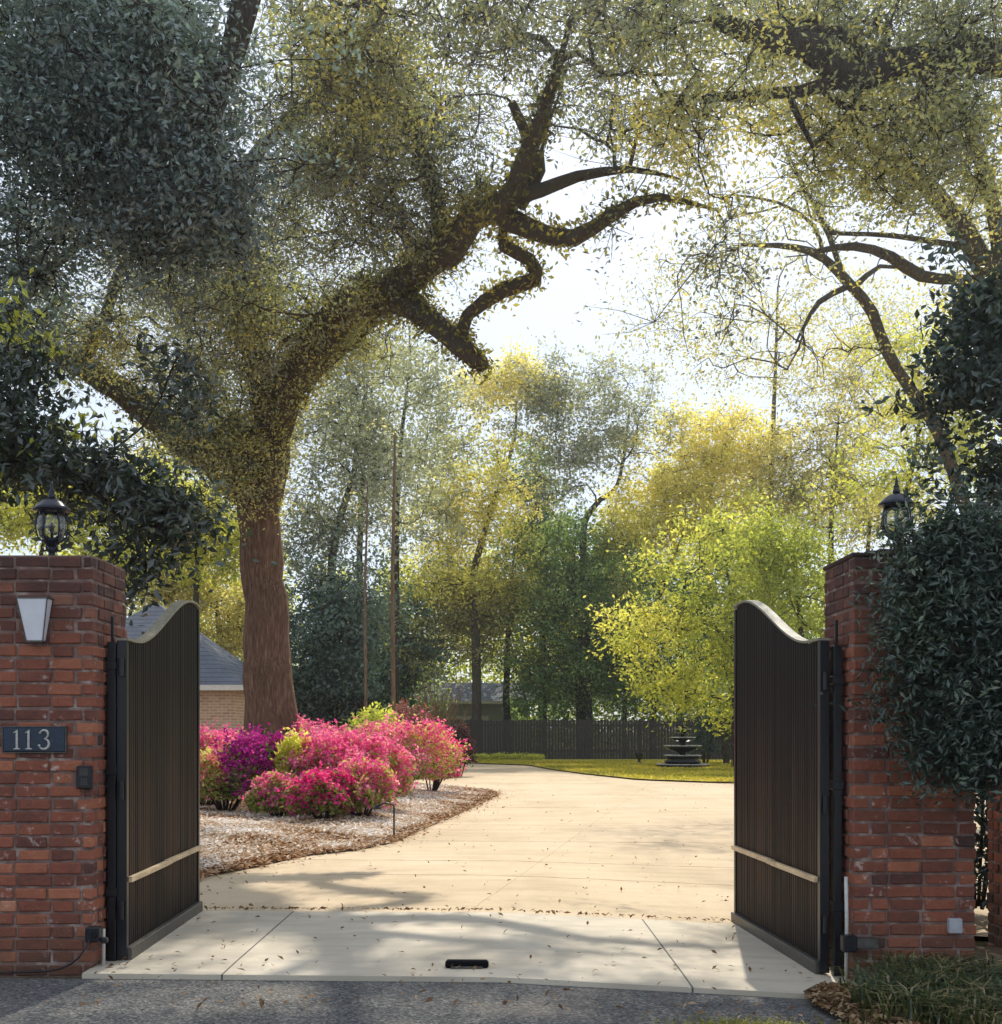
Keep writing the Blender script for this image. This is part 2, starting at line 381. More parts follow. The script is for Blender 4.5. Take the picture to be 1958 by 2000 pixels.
def m_brick():
    m, nt, out = mat('old_red_brick'); v = coords(nt)
    t = attr(nt); n1 = noise(nt, v, 22, 6, 0.65); n2 = noise(nt, v, 5.5, 4); n3 = noise(nt, v, 90, 3)
    f = math_(nt, 'ADD', t, math_(nt, 'MULTIPLY', math_(nt, 'SUBTRACT', n1, 0.5), 0.5))
    col = ramp(nt, f, [(0.0, (0.065, 0.045, 0.042)), (0.2, (0.15, 0.062, 0.048)), (0.5, (0.28, 0.095, 0.060)), (0.8, (0.42, 0.155, 0.088)), (1.0, (0.54, 0.26, 0.16))])
    lime = ramp(nt, math_(nt, 'MULTIPLY', n1, math_(nt, 'ADD', n2, 0.45)), [(0.62, (0, 0, 0)), (0.72, (0.6, 0.6, 0.6))])
    col = mix(nt, lime, col, (0.60, 0.52, 0.48))
    sep = nd(nt, 'ShaderNodeSeparateXYZ'); nt.links.new(v, sep.inputs[0])
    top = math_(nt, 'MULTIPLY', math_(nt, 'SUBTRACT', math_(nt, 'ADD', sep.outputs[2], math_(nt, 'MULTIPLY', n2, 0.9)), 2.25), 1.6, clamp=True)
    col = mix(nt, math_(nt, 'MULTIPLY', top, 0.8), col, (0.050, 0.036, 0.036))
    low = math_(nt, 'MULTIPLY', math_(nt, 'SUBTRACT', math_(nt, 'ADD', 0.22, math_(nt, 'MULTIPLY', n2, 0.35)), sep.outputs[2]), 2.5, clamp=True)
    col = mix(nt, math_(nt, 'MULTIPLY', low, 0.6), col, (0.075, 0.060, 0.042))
    h = math_(nt, 'ADD', n1, math_(nt, 'MULTIPLY', n3, 0.5))
    principled(nt, out, col, 0.9, 0, bump(nt, h, 0.8, 0.012), 0.25); return m
def m_mortar():
    m, nt, out = mat('lime_mortar'); v = coords(nt)
    n1 = noise(nt, v, 9, 5); n2 = noise(nt, v, 120, 3)
    col = ramp(nt, n1, [(0.3, (0.13, 0.085, 0.075)), (0.55, (0.25, 0.17, 0.145)), (0.75, (0.52, 0.45, 0.41))])
    principled(nt, out, col, 0.95, 0, bump(nt, math_(nt, 'ADD', n1, n2), 0.8, 0.01), 0.2); return m
M['brick'] = m_brick(); M['mortar'] = m_mortar()

def m_boards():
    m, nt, out = mat('stained_gate_boards'); v = coords(nt, (14, 14, 0.5)); vs = coords(nt)
    st = noise(nt, v, 4, 6, 0.7); t = attr(nt)
    sep = nd(nt, 'ShaderNodeSeparateXYZ'); nt.links.new(vs, sep.inputs[0]); z = sep.outputs[2]
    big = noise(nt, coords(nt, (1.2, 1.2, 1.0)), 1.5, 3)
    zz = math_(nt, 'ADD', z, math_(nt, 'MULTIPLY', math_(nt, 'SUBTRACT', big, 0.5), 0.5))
    wear_reflect = ramp(nt, math_(nt, 'DIVIDE', zz, 2.4), [(0.03, (0, 0, 0)), (0.22, (0.9, 0.9, 0.9)), (0.5, (0.5, 0.5, 0.5)), (0.8, (0.08, 0.08, 0.08))])  # brown by height: weathering, with the ground's reflection put into the colour
    f = math_(nt, 'MULTIPLY', wear_reflect, ramp(nt, math_(nt, 'ADD', st, math_(nt, 'MULTIPLY', t, 0.3)), [(0.48, (0.1, 0.1, 0.1)), (0.85, (1, 1, 1))]))
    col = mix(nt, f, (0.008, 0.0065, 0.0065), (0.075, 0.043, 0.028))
    p = principled(nt, out, col, 0.55, 0, bump(nt, st, 0.35, 0.004), 0.12); return m
M['boards'] = m_boards()

def m_concrete():
    m, nt, out = mat('apron_concrete'); v = coords(nt)
    n1 = noise(nt, v, 1.1, 5); n2 = noise(nt, v, 60, 4, 0.7); n3 = noise(nt, coords(nt, (0.4, 1.5, 1)), 5, 4)
    col = ramp(nt, math_(nt, 'ADD', math_(nt, 'MULTIPLY', n1, 0.6), math_(nt, 'MULTIPLY', n3, 0.4)), [(0.3, (0.43, 0.375, 0.295)), (0.5, (0.59, 0.52, 0.41)), (0.7, (0.72, 0.64, 0.51))])
    col = mix(nt, math_(nt, 'MULTIPLY', n2, 0.25), col, (0.25, 0.23, 0.2))
    sep = nd(nt, 'ShaderNodeSeparateXYZ'); nt.links.new(v, sep.inputs[0])
    jt = None
    for xj in (-1.63, 1.10):
        d = math_(nt, 'LESS_THAN', math_(nt, 'ABSOLUTE', math_(nt, 'SUBTRACT', sep.outputs[0], xj)), 0.006)
        jt = d if jt is None else math_(nt, 'MAXIMUM', jt, d)
    col = mix(nt, jt, col, (0.12, 0.11, 0.10))
    principled(nt, out, col, 0.85, 0, bump(nt, math_(nt, 'SUBTRACT', n2, jt), 0.3, 0.004), 0.3); return m
def m_drive():
    m, nt, out = mat('tan_driveway'); v = coords(nt)
    n1 = noise(nt, v, 0.5, 5); n2 = noise(nt, v, 45, 4, 0.75); n3 = noise(nt, coords(nt, (0.35, 1.6, 1)), 2.2, 5, 0.6)
    col = ramp(nt, math_(nt, 'ADD', math_(nt, 'MULTIPLY', n1, 0.5), math_(nt, 'MULTIPLY', n3, 0.5)), [(0.3, (0.44, 0.335, 0.215)), (0.5, (0.58, 0.455, 0.305)), (0.72, (0.66, 0.53, 0.37))])
    st = ramp(nt, noise(nt, coords(nt, (1, 0.3, 1)), 0.8, 6, 0.7), [(0.48, (0, 0, 0)), (0.70, (0.42, 0.42, 0.42))])
    col = mix(nt, st, col, (0.36, 0.27, 0.18))
    sp = ramp(nt, n2, [(0.30, (0.55, 0.55, 0.55)), (0.45, (0, 0, 0))])
    col = mix(nt, sp, col, (0.30, 0.22, 0.15))
    sep = nd(nt, 'ShaderNodeSeparateXYZ'); nt.links.new(v, sep.inputs[0])
    wob = math_(nt, 'MULTIPLY', math_(nt, 'SUBTRACT', noise(nt, v, 3, 3), 0.5), 0.12)
    yy = math_(nt, 'ADD', math_(nt, 'ADD', sep.outputs[1], wob), math_(nt, 'MULTIPLY', sep.outputs[0], 0.05))
    jt = None
    for k, yj in enumerate((12.2, 13.55, 15.9, 18.6, 22.8, 27.4, 33.0, 38.5, 44.0)):
        d = math_(nt, 'LESS_THAN', math_(nt, 'ABSOLUTE', math_(nt, 'SUBTRACT', yy, yj)), 0.012 + 0.0012 * yj)
        jt = d if jt is None else math_(nt, 'MAXIMUM', jt, d)
    xx = math_(nt, 'ADD', math_(nt, 'SUBTRACT', sep.outputs[0], math_(nt, 'MULTIPLY', sep.outputs[1], 0.183)), math_(nt, 'MULTIPLY', wob, 0.3))
    d = math_(nt, 'LESS_THAN', math_(nt, 'ABSOLUTE', math_(nt, 'ADD', xx, 2.05)), 0.004)
    jt = math_(nt, 'MULTIPLY', math_(nt, 'MAXIMUM', jt, d), ramp(nt, noise(nt, v, 4, 4), [(0.35, (0.25, 0.25, 0.25)), (0.6, (0.8, 0.8, 0.8))]))
    col = mix(nt, jt, col, (0.24, 0.16, 0.10))
    principled(nt, out, col, 0.9, 0, bump(nt, n2, 0.35, 0.004), 0.25); return m
def m_asphalt():
    m, nt, out = mat('road_asphalt'); v = coords(nt)
    c = voro(nt, v, 75, 'Color'); s = nd(nt, 'ShaderNodeSeparateColor'); nt.links.new(c, s.inputs[0])
    d = voro(nt, v, 75); n = noise(nt, v, 1.2, 4)
    col = ramp(nt, math_(nt, 'ADD', math_(nt, 'MULTIPLY', s.outputs[0], 0.75), math_(nt, 'MULTIPLY', n, 0.3)), [(0.2, (0.045, 0.047, 0.052)), (0.6, (0.11, 0.11, 0.112)), (0.85, (0.20, 0.195, 0.18)), (1.0, (0.42, 0.40, 0.36))])
    col = mix(nt, ramp(nt, n, [(0.5, (0, 0, 0)), (0.75, (0.5, 0.5, 0.5))]), col, (0.22, 0.19, 0.15))
    principled(nt, out, col, 0.85, 0, bump(nt, d, 0.7, 0.012), 0.3); return m
def m_ground(name, a, b, c, sc_=3, fine=40):
    m, nt, out = mat(name); v = coords(nt)
    n1 = noise(nt, v, sc_, 5); n2 = noise(nt, v, fine, 4, 0.7)
    col = ramp(nt, math_(nt, 'ADD', math_(nt, 'MULTIPLY', n1, 0.55), math_(nt, 'MULTIPLY', n2, 0.45)), [(0.35, a), (0.5, b), (0.65, c)])
    principled(nt, out, col, 0.95, 0, bump(nt, n2, 0.6, 0.02), 0.1); return m
M['concrete'] = m_concrete(); M['drive'] = m_drive(); M['asphalt'] = m_asphalt()
M['ground'] = m_ground('leafy_ground', (0.05, 0.04, 0.02), (0.10, 0.085, 0.04), (0.17, 0.15, 0.06))
M['lawn'] = m_ground('lawn_turf', (0.24, 0.22, 0.04), (0.46, 0.39, 0.07), (0.62, 0.50, 0.10), 0.8, 14)
M['mulch'] = m_ground('mulch_base', (0.12, 0.065, 0.035), (0.26, 0.17, 0.11), (0.42, 0.32, 0.24), 2, 35)
M['soil'] = m_ground('verge_soil', (0.05, 0.032, 0.02), (0.10, 0.07, 0.045), (0.19, 0.14, 0.09), 4, 60)
def m_shingle():
    m, nt, out = mat('slate_blue_shingles'); v = coords(nt, (1, 1, 1))
    n = noise(nt, v, 25, 4, 0.7); n2 = noise(nt, v, 1.5)
    sep = nd(nt, 'ShaderNodeSeparateXYZ'); nt.links.new(v, sep.inputs[0])
    row = math_(nt, 'FRACT', math_(nt, 'MULTIPLY', sep.outputs[2], 7.5))
    col = ramp(nt, math_(nt, 'ADD', math_(nt, 'MULTIPLY', n, 0.6), math_(nt, 'MULTIPLY', n2, 0.4)), [(0.35, (0.085, 0.095, 0.12)), (0.7, (0.20, 0.215, 0.25))])
    col = mix(nt, math_(nt, 'LESS_THAN', row, 0.14), col, (0.06, 0.065, 0.08))
    principled(nt, out, col, 0.9, 0, bump(nt, math_(nt, 'ADD', row, n), 0.5, 0.02), 0.2); return m
def m_housebrick():
    m, nt, out = mat('tan_house_brick')
    tc = nd(nt, 'ShaderNodeTexCoord'); sep = nd(nt, 'ShaderNodeSeparateXYZ'); nt.links.new(tc.outputs['Object'], sep.inputs[0])
    cmb = nd(nt, 'ShaderNodeCombineXYZ'); nt.links.new(math_(nt, 'ADD', sep.outputs[0], sep.outputs[1]), cmb.inputs[0]); nt.links.new(sep.outputs[2], cmb.inputs[1])
    b = nd(nt, 'ShaderNodeTexBrick'); nt.links.new(cmb.outputs[0], b.inputs['Vector'])
    b.inputs['Scale'].default_value = 1.0; b.inputs['Brick Width'].default_value = 0.24; b.inputs['Row Height'].default_value = 0.085; b.inputs['Mortar Size'].default_value = 0.012
    b.inputs['Color1'].default_value = (0.36, 0.17, 0.09, 1); b.inputs['Color2'].default_value = (0.56, 0.34, 0.20, 1); b.inputs['Mortar'].default_value = (0.58, 0.50, 0.40, 1)
    n = noise(nt, coords(nt), 4, 4)
    col = mix(nt, math_(nt, 'MULTIPLY', n, 0.4), b.outputs[0], (0.62, 0.45, 0.28))
    principled(nt, out, col, 0.9, 0, bump(nt, b.outputs[1], 0.4, -0.01), 0.2); return m
M['shingle'] = m_shingle(); M['housebrick'] = m_housebrick()
M['white'] = m_simple('cream_paint', (0.66, 0.62, 0.54), 0.6, 0, 10, 0.08, 0.05)
M['greywall'] = m_simple('pale_grey_siding', (0.36, 0.36, 0.35), 0.7, 0, 6, 0.1, 0.1)
M['fence'] = m_simple('weathered_fence_board', (0.05, 0.044, 0.040), 0.85, 0, 12, 0.5, 0.4, 0.2, (6, 6, 0.6))
M['castiron'] = m_simple('black_cast_iron', (0.012, 0.012, 0.015), 0.18, 0.3, 20, 0.4, 0.2, 0.8)
def m_glass(name, c=(0.9, 0.92, 0.9), rough=0.03, tr=0.75):
    m, nt, out = mat(name)
    t = nd(nt, 'ShaderNodeBsdfTransparent'); t.inputs[0].default_value = (*c, 1)
    gl = nd(nt, 'ShaderNodeBsdfGlossy'); gl.inputs['Roughness'].default_value = rough
    fr = nd(nt, 'ShaderNodeFresnel'); fr.inputs[0].default_value = 1.5
    f = math_(nt, 'ADD', math_(nt, 'MULTIPLY', fr.outputs[0], 0.9), 0.06, clamp=True)
    mx = nd(nt, 'ShaderNodeMixShader'); nt.links.new(f, mx.inputs[0])
    nt.links.new(t.outputs[0], mx.inputs[1]); nt.links.new(gl.outputs[0], mx.inputs[2]); nt.links.new(mx.outputs[0], out.inputs[0]); return m
M['glass'] = m_glass('lantern_glass')
M['frost'] = m_simple('frosted_white_glass', (0.80, 0.80, 0.86), 0.25, 0, 12, 0.05, 0.02, 0.6)

# ------------------------------------------------------------------ world, sun, camera
w = bpy.data.worlds.new('World'); sc.world = w; w.use_nodes = True
nt = w.node_tree; bg = nt.nodes['Background']
sky = nt.nodes.new('ShaderNodeTexSky'); sky.sky_type = 'NISHITA'; sky.sun_disc = False
sky.sun_elevation = SUN_EL; sky.sun_rotation = SUN_AZ; sky.air_density = 1.0; sky.dust_density = 1.0; sky.ozone_density = 1.6
added_veil = mix(nt, 0.72, sky.outputs[0], (6.0, 6.6, 7.5))      # pale even white over the blue, added as ambient fill
nt.links.new(added_veil, bg.inputs[0]); bg.inputs[1].default_value = 0.15
sd = bpy.data.lights.new('sun', 'SUN'); sd.energy = 5.0; sd.angle = R(0.6); sd.color = (1.0, 0.93, 0.80)
so = link(bpy.data.objects.new('sun', sd)); so.location = (4, 30, 30)
so.rotation_euler = Vector(SUN).to_track_quat('Z', 'Y').to_euler()
cd = bpy.data.cameras.new('camera'); cd.sensor_fit = 'HORIZONTAL'; cd.sensor_width = 36; cd.lens = F / 1958 * 36
cd.shift_y = (HY - 1000) / 1958; cd.clip_end = 1500; cd.clip_start = 0.05
co = link(bpy.data.objects.new('camera', cd)); co.location = (0, 0, EYE); co.rotation_euler = (R(90), 0, 0); sc.camera = co
sc.view_settings.view_transform = 'Standard'; sc.view_settings.look = 'None'; sc.view_settings.exposure = 0
sc.render.engine = 'CYCLES'; sc.cycles.max_bounces = 8; sc.cycles.diffuse_bounces = 5; sc.cycles.transmission_bounces = 6; sc.cycles.transparent_max_bounces = 8

# thin scattering volume added over the place to imitate the veil of sun glare
m, nt, out = mat('glare_veil'); vs_ = nd(nt, 'ShaderNodeVolumeScatter'); vs_.inputs['Color'].default_value = (0.86, 0.93, 1.0, 1)
vs_.inputs['Density'].default_value = 0.0007; vs_.inputs['Anisotropy'].default_value = 0.76; nt.links.new(vs_.outputs[0], out.inputs['Volume'])
hz = MB(); hz.box(-150, 150, -40, 130, -2, 45); tag(hz.build('added_veil', m), kind='structure')
sc.cycles.volume_bounces = 0
# ------------------------------------------------------------------ the ground and what lies on it
def sheet(name, ys, xl, xr, nx, dz, m, zf=None, label=None):
    V = []; Q = []
    for i, y in enumerate(ys):
        a, b = xl(y), xr(y)
        for j in range(nx + 1):
            x = a + (b - a) * j / nx; z = gf(x, y) + dz + (zf(x, y) if zf else 0); V.append((x, y, z))
    for i in range(len(ys) - 1):
        for j in range(nx):
            a = i * (nx + 1) + j; Q.append((a, a + 1, a + nx + 2, a + nx + 1))
    o = np_mesh(name, V, Q, m, smooth=True); o['kind'] = 'structure'; return o
xs = [-400, -60, -20, -8, -3, 0] + [0.25 * k for k in range(1, 19)] + [6, 10, 20, 60, 400]
ys = [-60, -10, 0] + [4 + 0.5 * k for k in range(29)] + [22, 30, 45, 70, 120, 250, 600]
V = [(x, y, gf(x, y) - 0.035) for y in ys for x in xs]; nx = len(xs)
Q = [(i*nx+j, i*nx+j+1, (i+1)*nx+j+1, (i+1)*nx+j) for i in range(len(ys)-1) for j in range(nx-1)]
o = np_mesh('ground', V, Q, M['ground'], smooth=True); o['kind'] = 'structure'

def interp(tab):
    a = np.array(tab, float); return lambda y: float(np.interp(y, a[:, 0], a[:, 1]))
BED = interp([(9.7, -2.95), (11.2, -2.97), (11.9, -2.93), (12.8, -2.59), (14.0, -2.24), (14.7, -1.70), (15.7, -1.36), (18, -1.09), (21, -.72), (25.5, -.21), (27.6, -.08), (29.5, -.44), (31.1, -1.2), (33, -3.0), (35, -6), (36, -9)])
APF = lambda x: 7.22 - 0.045 * (x + 2.3)      # the front edge of the apron, slightly skewed to the road
# road
V = []; Q = []; rx = np.linspace(-14, 14, 57)
for x in rx:
    e = APF(x) - 0.004
    for y in (-3.0, 2.0, 4.5, 6.0, e): V.append((x, y, gf(x, y) - 0.012))
for i in range(len(rx) - 1):
    for j in range(4):
        a = i * 5 + j; Q.append((a, a + 5, a + 6, a + 1))
o = np_mesh('road', V, Q, M['asphalt'], smooth=True); o['kind'] = 'structure'
# apron between the piers, and a raised lip at the road
V = []; Q = []; ax = np.linspace(-2.46, 2.12, 20); JY = lambda x: 9.66 - 0.03 * x
for x in ax:
    e = APF(x)
    for y, dz in ((e - 0.002, -0.03), (e, 0.018), (e + 0.4, 0.022), (8.0, 0.022), (8.8, 0.022), (JY(x) - 0.04, 0.022), (JY(x) - 0.035, -0.02)): V.append((x, y, gf(x, y) + dz))
for i in range(len(ax) - 1):
    for j in range(6):
        a = i * 7 + j; Q.append((a, a + 7, a + 8, a + 1))
o = np_mesh('concrete_apron', V, Q, M['concrete']); o['kind'] = 'structure'
# the paved court behind
dys = [9.60] + [9.75 + 0.25 * k for k in range(32)] + list(np.linspace(18, 54, 60))
sheet('driveway', dys, lambda y: -14 if y > 33 else BED(y) - 0.35, lambda y: 14.0, 24, 0.006, M['drive'])
# lawn, right and back
LAWN = interp([(32.4, 14), (32.6, 6.2), (34.9, 3.9), (39.6, 2.65), (44, 1.75), (49, 1.14), (51, -0.4), (53, -1.9), (54, -12), (60, -14)])
sheet('lawn', list(np.linspace(32.5, 60, 40)), LAWN, lambda y: 30.0, 12, 0.05, M['lawn'])
sheet('side_lawn', [10, 14, 20, 30, 40, 60], lambda y: 14.0, lambda y: 60.0, 6, 0.0, M['lawn'])
def mound(x, y):
    e = BED(y) - x
    return 0.11 * float(sstep(0, 1.6, e)) * float(sstep(9.7, 12, y)) + 0.03 * math.sin(x * 2.1 + y) * float(sstep(0, .8, e))
sheet('mulch_bed', list(np.linspace(9.72, 34, 90)), lambda y: -16.0, lambda y: BED(y) - 0.0, 60, 0.02, M['mulch'], mound)
def bedz(x, y): return gf(x, y) + 0.02 + mound(x, y)
# mulch chips and straw, thick
n = 90000
yy = 10.0 + 19 * rng.random(n) ** 1.25; e = 0.0 + rng.random(n) ** 1.2 * (4.2 + (yy - 10) * 0.12)
bx = np.array([BED(y) for y in yy]) + 0.10 * rng.normal(size=n) * (rng.random(n) < 0.3); xx = bx - e
zz = np.array([bedz(a, b) for a, b in zip(xx, yy)]) + 0.008 + 0.03 * rng.random(n)
s = rng.uniform(0.6, 1.5, n); P = np.stack([xx, yy, zz], 1)
big = 0.5 + 0.22 * np.sin(xx * 3.1 + np.sin(yy * 2.3)) + 0.15 * np.sin(yy * 4.1 + xx * 1.7)
tn = np.clip(big * np.clip(e / 0.35, 0.25, 1) + rng.normal(size=n) * 0.22 + 0.12, 0, 1)
o = np_mesh('mulch_chips', leaf_quads(P, 0.085 * s, 0.028 * s, 1.3), quads_of(n), M['chips'], None, np.repeat(tn, 4)); tag(o, 'pale bark chips and pine straw covering the planting bed', 'mulch', kind='stuff')
# fallen leaves
n = 1500
yy = 6.3 + 30 * rng.random(n) ** 2.0; xx = rng.uniform(-0.55, 0.5, n) * (yy * 0.62) ; xx = np.where(rng.random(n) < .35, np.array([BED(y) for y in yy]) + np.abs(rng.normal(size=n)) * 0.3, xx)
nj = 300; xj = rng.uniform(-2.4, 2.1, nj); yj = 9.66 - 0.03 * xj + rng.normal(size=nj) * 0.018
xx = np.concatenate([xx, xj]); yy = np.concatenate([yy, yj]); n = len(xx)
zz = g(xx, yy) + 0.034 + 0.01 * rng.random(n); s = rng.uniform(0.5, 1.3, n)
P = np.stack([xx, yy, zz], 1); keep = (xx > np.array([BED(y) for y in yy])) & ~((yy < 9.8) & (xx < -2.4)); P = P[keep]; s = s[keep]; n = len(P)
o = np_mesh('fallen_leaves', leaf_quads(P, 0.045 * s, 0.02 * s, 1.2), quads_of(n), M['litter'], None, np.repeat(np.clip(rng.random(n) * .8, 0, 1), 4)); tag(o, 'small dry leaves scattered over the drive and the slab joint', 'fallen leaves', kind='stuff')
# grass blades on the lawn
n = 60000
yy = 32.6 + 25 * rng.random(n) ** 1.3; xx = np.array([LAWN(y) for y in yy]) + 13 * rng.random(n)
P = np.stack([xx, yy, np.full(n, 0.075)], 1); P[:, 2] += 0.03 * rng.random(n)
s = rng.uniform(0.6, 1.3, n); tn = np.clip(0.55 + 0.25 * np.sin(xx * .7) * np.sin(yy * 1.1) + rng.normal(size=n) * 0.2, 0, 1)
o = np_mesh('grass', leaf_quads(P, 0.10 * s, 0.035 * s, -0.2, hang=1.2), quads_of(n), M['grass'], None, np.repeat(tn, 4)); tag(o, 'short yellow green lawn grass around the fountain', 'grass', kind='stuff')

def blades(P, h, wd, lean=0.6):
    """curved blades, two quads each; returns verts, quads"""
    n = len(P); a = rng.random(n) * 2 * math.pi; d = np.stack([np.cos(a), np.sin(a), np.zeros(n)], 1); sdv = np.stack([-np.sin(a), np.cos(a), np.zeros(n)], 1)
    H = h * rng.uniform(.5, 1.2, n)[:, None]; L = H * lean * rng.uniform(.3, 1.5, n)[:, None]; z = np.array([0, 0, 1.0])
    p1 = P + d * L * .35 + z * H * .7; p2 = P + d * L + z * H * .78
    v = np.stack([P - sdv * wd / 2, P + sdv * wd / 2, p1 + sdv * wd / 2, p1 - sdv * wd / 2, p2 + sdv * wd * .12, p2 - sdv * wd * .12], 1).reshape(-1, 3)
    b = np.arange(n)[:, None] * 6
    q = np.concatenate([b + np.array([[0, 1, 2, 3]]), b + np.array([[3, 2, 4, 5]])])
    return v, q.astype(np.int32)
# verge at the lower right: soil, litter, strap-leaved cover
V = []; Q = []; vx = np.concatenate([np.linspace(1.72, 2.12, 6), np.linspace(2.135, 9, 30)]); vy = np.linspace(0, 1, 14)
def vedge(x): return 6.82 - 1.15 * sstep(1.68, 2.0, x) + 0.04 * math.sin(9 * x)
def vback(x): return 8.6 if x > 2.13 else APF(x) - 0.03
def vz(x, y): return gf(x, y) + 0.015 + 0.07 * float(sstep(0, 0.6, y - vedge(x)))
for x in vx:
    for t in vy:
        y = vedge(x) + (vback(x) - vedge(x)) * t; V.append((x, y, vz(x, y)))
for i in range(35):
    for j in range(13):
        a = i * 14 + j; Q.append((a, a + 14, a + 15, a + 1))
o = np_mesh('verge', V, Q, M['soil'], smooth=True); o['kind'] = 'structure'
n = 6400; cxs = rng.uniform(1.98, 3.9, 110); cys = np.array([rng.uniform(max(6.05, vedge(x) + .05), 7.38 if x > 2.2 else 6.9) for x in cxs])
ci = rng.integers(0, 110, n); xx = cxs[ci] + rng.normal(size=n) * 0.075; yy = cys[ci] + rng.normal(size=n) * 0.07
P = np.stack([xx, yy, [vz(a, b) - .01 for a, b in zip(xx, yy)]], 1)
v, q = blades(P, 0.17, 0.010, 1.1)
o = np_mesh('ground_cover', v, q, M['lily'], None, np.repeat(np.clip(0.55 + (rng.normal(size=110) * .2)[ci] + rng.normal(size=n) * .25, 0, 1), 6)); tag(o, 'dark strap leaved ground cover below the right brick pier', 'ground cover', kind='stuff')
n = 8000; xx = 1.72 + 2.7 * rng.random(n) ** 1.3; yy = np.array([vedge(x) for x in xx]) - 0.15 * rng.random(n) ** 2 + rng.random(n) * 1.5; ok = (xx > 2.14) | (yy < 6.95); xx, yy = xx[ok], yy[ok]; n = len(xx)
P = np.stack([xx, yy, [vz(a, b) + .012 for a, b in zip(xx, yy)]], 1); s = rng.uniform(.5, 1.4, n)
o = np_mesh('leaf_litter', leaf_quads(P, 0.06 * s, 0.028 * s, 1.0), quads_of(n), M['litter'], None, np.repeat(rng.random(n), 4)); tag(o, 'brown leaf litter lying on the verge under the ground cover', 'leaf litter', kind='stuff')
n = 2600; a = rng.random(n) * 6.28; rr = np.abs(rng.normal(size=n))
xx = np.where(rng.random(n) < .5, 1.28, 1.95) + np.cos(a) * rr * .22; yy = 6.12 + np.sin(a) * rr * .12
P = np.stack([xx, yy, g(xx, yy) - 0.012], 1)
v, q = blades(P, 0.055, 0.007, 1.2)
o = np_mesh('weed_patch', v, q, M['grass'], None, np.repeat(np.clip(0.15 + rng.normal(size=n) * .15, 0, 1), 6)); tag(o, 'low weeds growing at the road edge in front of the right gate', 'weeds', kind='stuff')

# ------------------------------------------------------------------ brick piers
def brick_courses(mb, x0, x1, y0, y1, z0, H, pitch=0.0765, bl=0.205, bd=0.10, skip=()):
    nc = int(round(H / pitch))
    def run(a0, a1, off):
        xs_ = [a0]; p = a0 + off
        while p < a1 - 0.05:
            if p > a0 + 0.04: xs_.append(p)
            p += bl * rnd.uniform(.97, 1.03)
        xs_.append(a1); return list(zip(xs_[:-1], xs_[1:]))
    for c in range(nc):
        za = z0 + c * pitch + rnd.uniform(-.0015, .0015); zb = za + pitch - 0.013
        even = c % 2 == 0; j = 0.006
        f0, f1 = (x0, x1) if even else (x0 + bd + .01, x1 - bd - .01)
        s0, s1 = (y0, y1) if not even else (y0 + bd + .01, y1 - bd - .01)
        for side in (0, 1):
            for a, b in run(f0, f1, bl if even else bl * .55):
                pr = rnd.uniform(-.005, .006)
                ya, yb = (y0 - pr, y0 + bd) if side == 0 else (y1 - bd, y1 + pr)
                mb.box(a + j, b - j, ya, yb, za, zb, rnd.betavariate(3.4, 3.4))
            for a, b in run(s0, s1, bl * .5 if even else bl):
                pr = rnd.uniform(-.005, .006)
                xa, xb = (x0 - pr, x0 + bd) if side == 0 else (x1 - bd, x1 + pr)
                mb.box(xa, xb, a + j, b - j, za, zb, rnd.betavariate(3.4, 3.4))
PIERS = [('brick_pier', 'red brick gate pier carrying the 113 plaque and a white wall lamp', -3.12, -2.445, 7.37, 8.04, 'L'),
         ('brick_pier', 'red brick gate pier half hidden by the dark shrub', 2.13, 2.875, 7.45, 8.12, 'R')]
for nm, lb, x0, x1, y0, y1, sd_ in PIERS:
    zb = gf((x0 + x1) / 2, y0) - 0.06
    H = 2.5 - zb; p = thing(nm, lb, 'gate pier', ((x0+x1)/2, (y0+y1)/2, 0))
    ox, oy = (x0+x1)/2, (y0+y1)/2
    mb = MB(); brick_courses(mb, x0-ox, x1-ox, y0-oy, y1-oy, 2.5 - round(H/0.0765)*0.0765, H)
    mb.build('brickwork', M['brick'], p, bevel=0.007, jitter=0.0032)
    mb = MB(); i = 0.009; mb.box(x0-ox+i, x1-ox-i, y0-oy+i, y1-oy-i, zb, 2.5 - 0.006); mb.build('mortar', M['mortar'], p)
    if sd_ == 'R':
        mb = MB(); k = 9
        for c in range(k):      # bricks on edge as a coping
            a = x0 - ox - 0.012 + (x1 - x0 + 0.024) * c / k; b = x0 - ox - 0.012 + (x1 - x0 + 0.024) * (c + 1) / k
            mb.box(a + .004, b - .004, y0-oy-.012, y1-oy+.012, 2.495, 2.515 + 0.035 * math.sin(math.pi * (c + .5) / k), rnd.uniform(0, .25))
        mb.build('coping', M['brick'], p, bevel=0.008, jitter=0.003)
# recessed garden wall right of the right pier
p = thing('brick_wall', 'red brick garden wall set back at the right edge beyond the dark gap', 'wall', (5.6, 8.95, 0))
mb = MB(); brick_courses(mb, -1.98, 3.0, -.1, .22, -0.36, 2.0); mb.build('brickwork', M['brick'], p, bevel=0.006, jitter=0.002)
mb = MB(); mb.box(-1.97, 2.99, -.09, .21, -.5, 1.63); mb.build('mortar', M['mortar'], p)
p = thing('brick_wall', 'red brick garden wall running off left of the left pier', 'wall', (-4.9, 8.1, 0))
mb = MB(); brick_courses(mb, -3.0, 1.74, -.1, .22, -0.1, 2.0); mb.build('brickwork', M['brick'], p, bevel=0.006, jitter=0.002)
mb = MB(); mb.box(-2.99, 1.73, -.09, .21, -.2, 1.88); mb.build('mortar', M['mortar'], p)

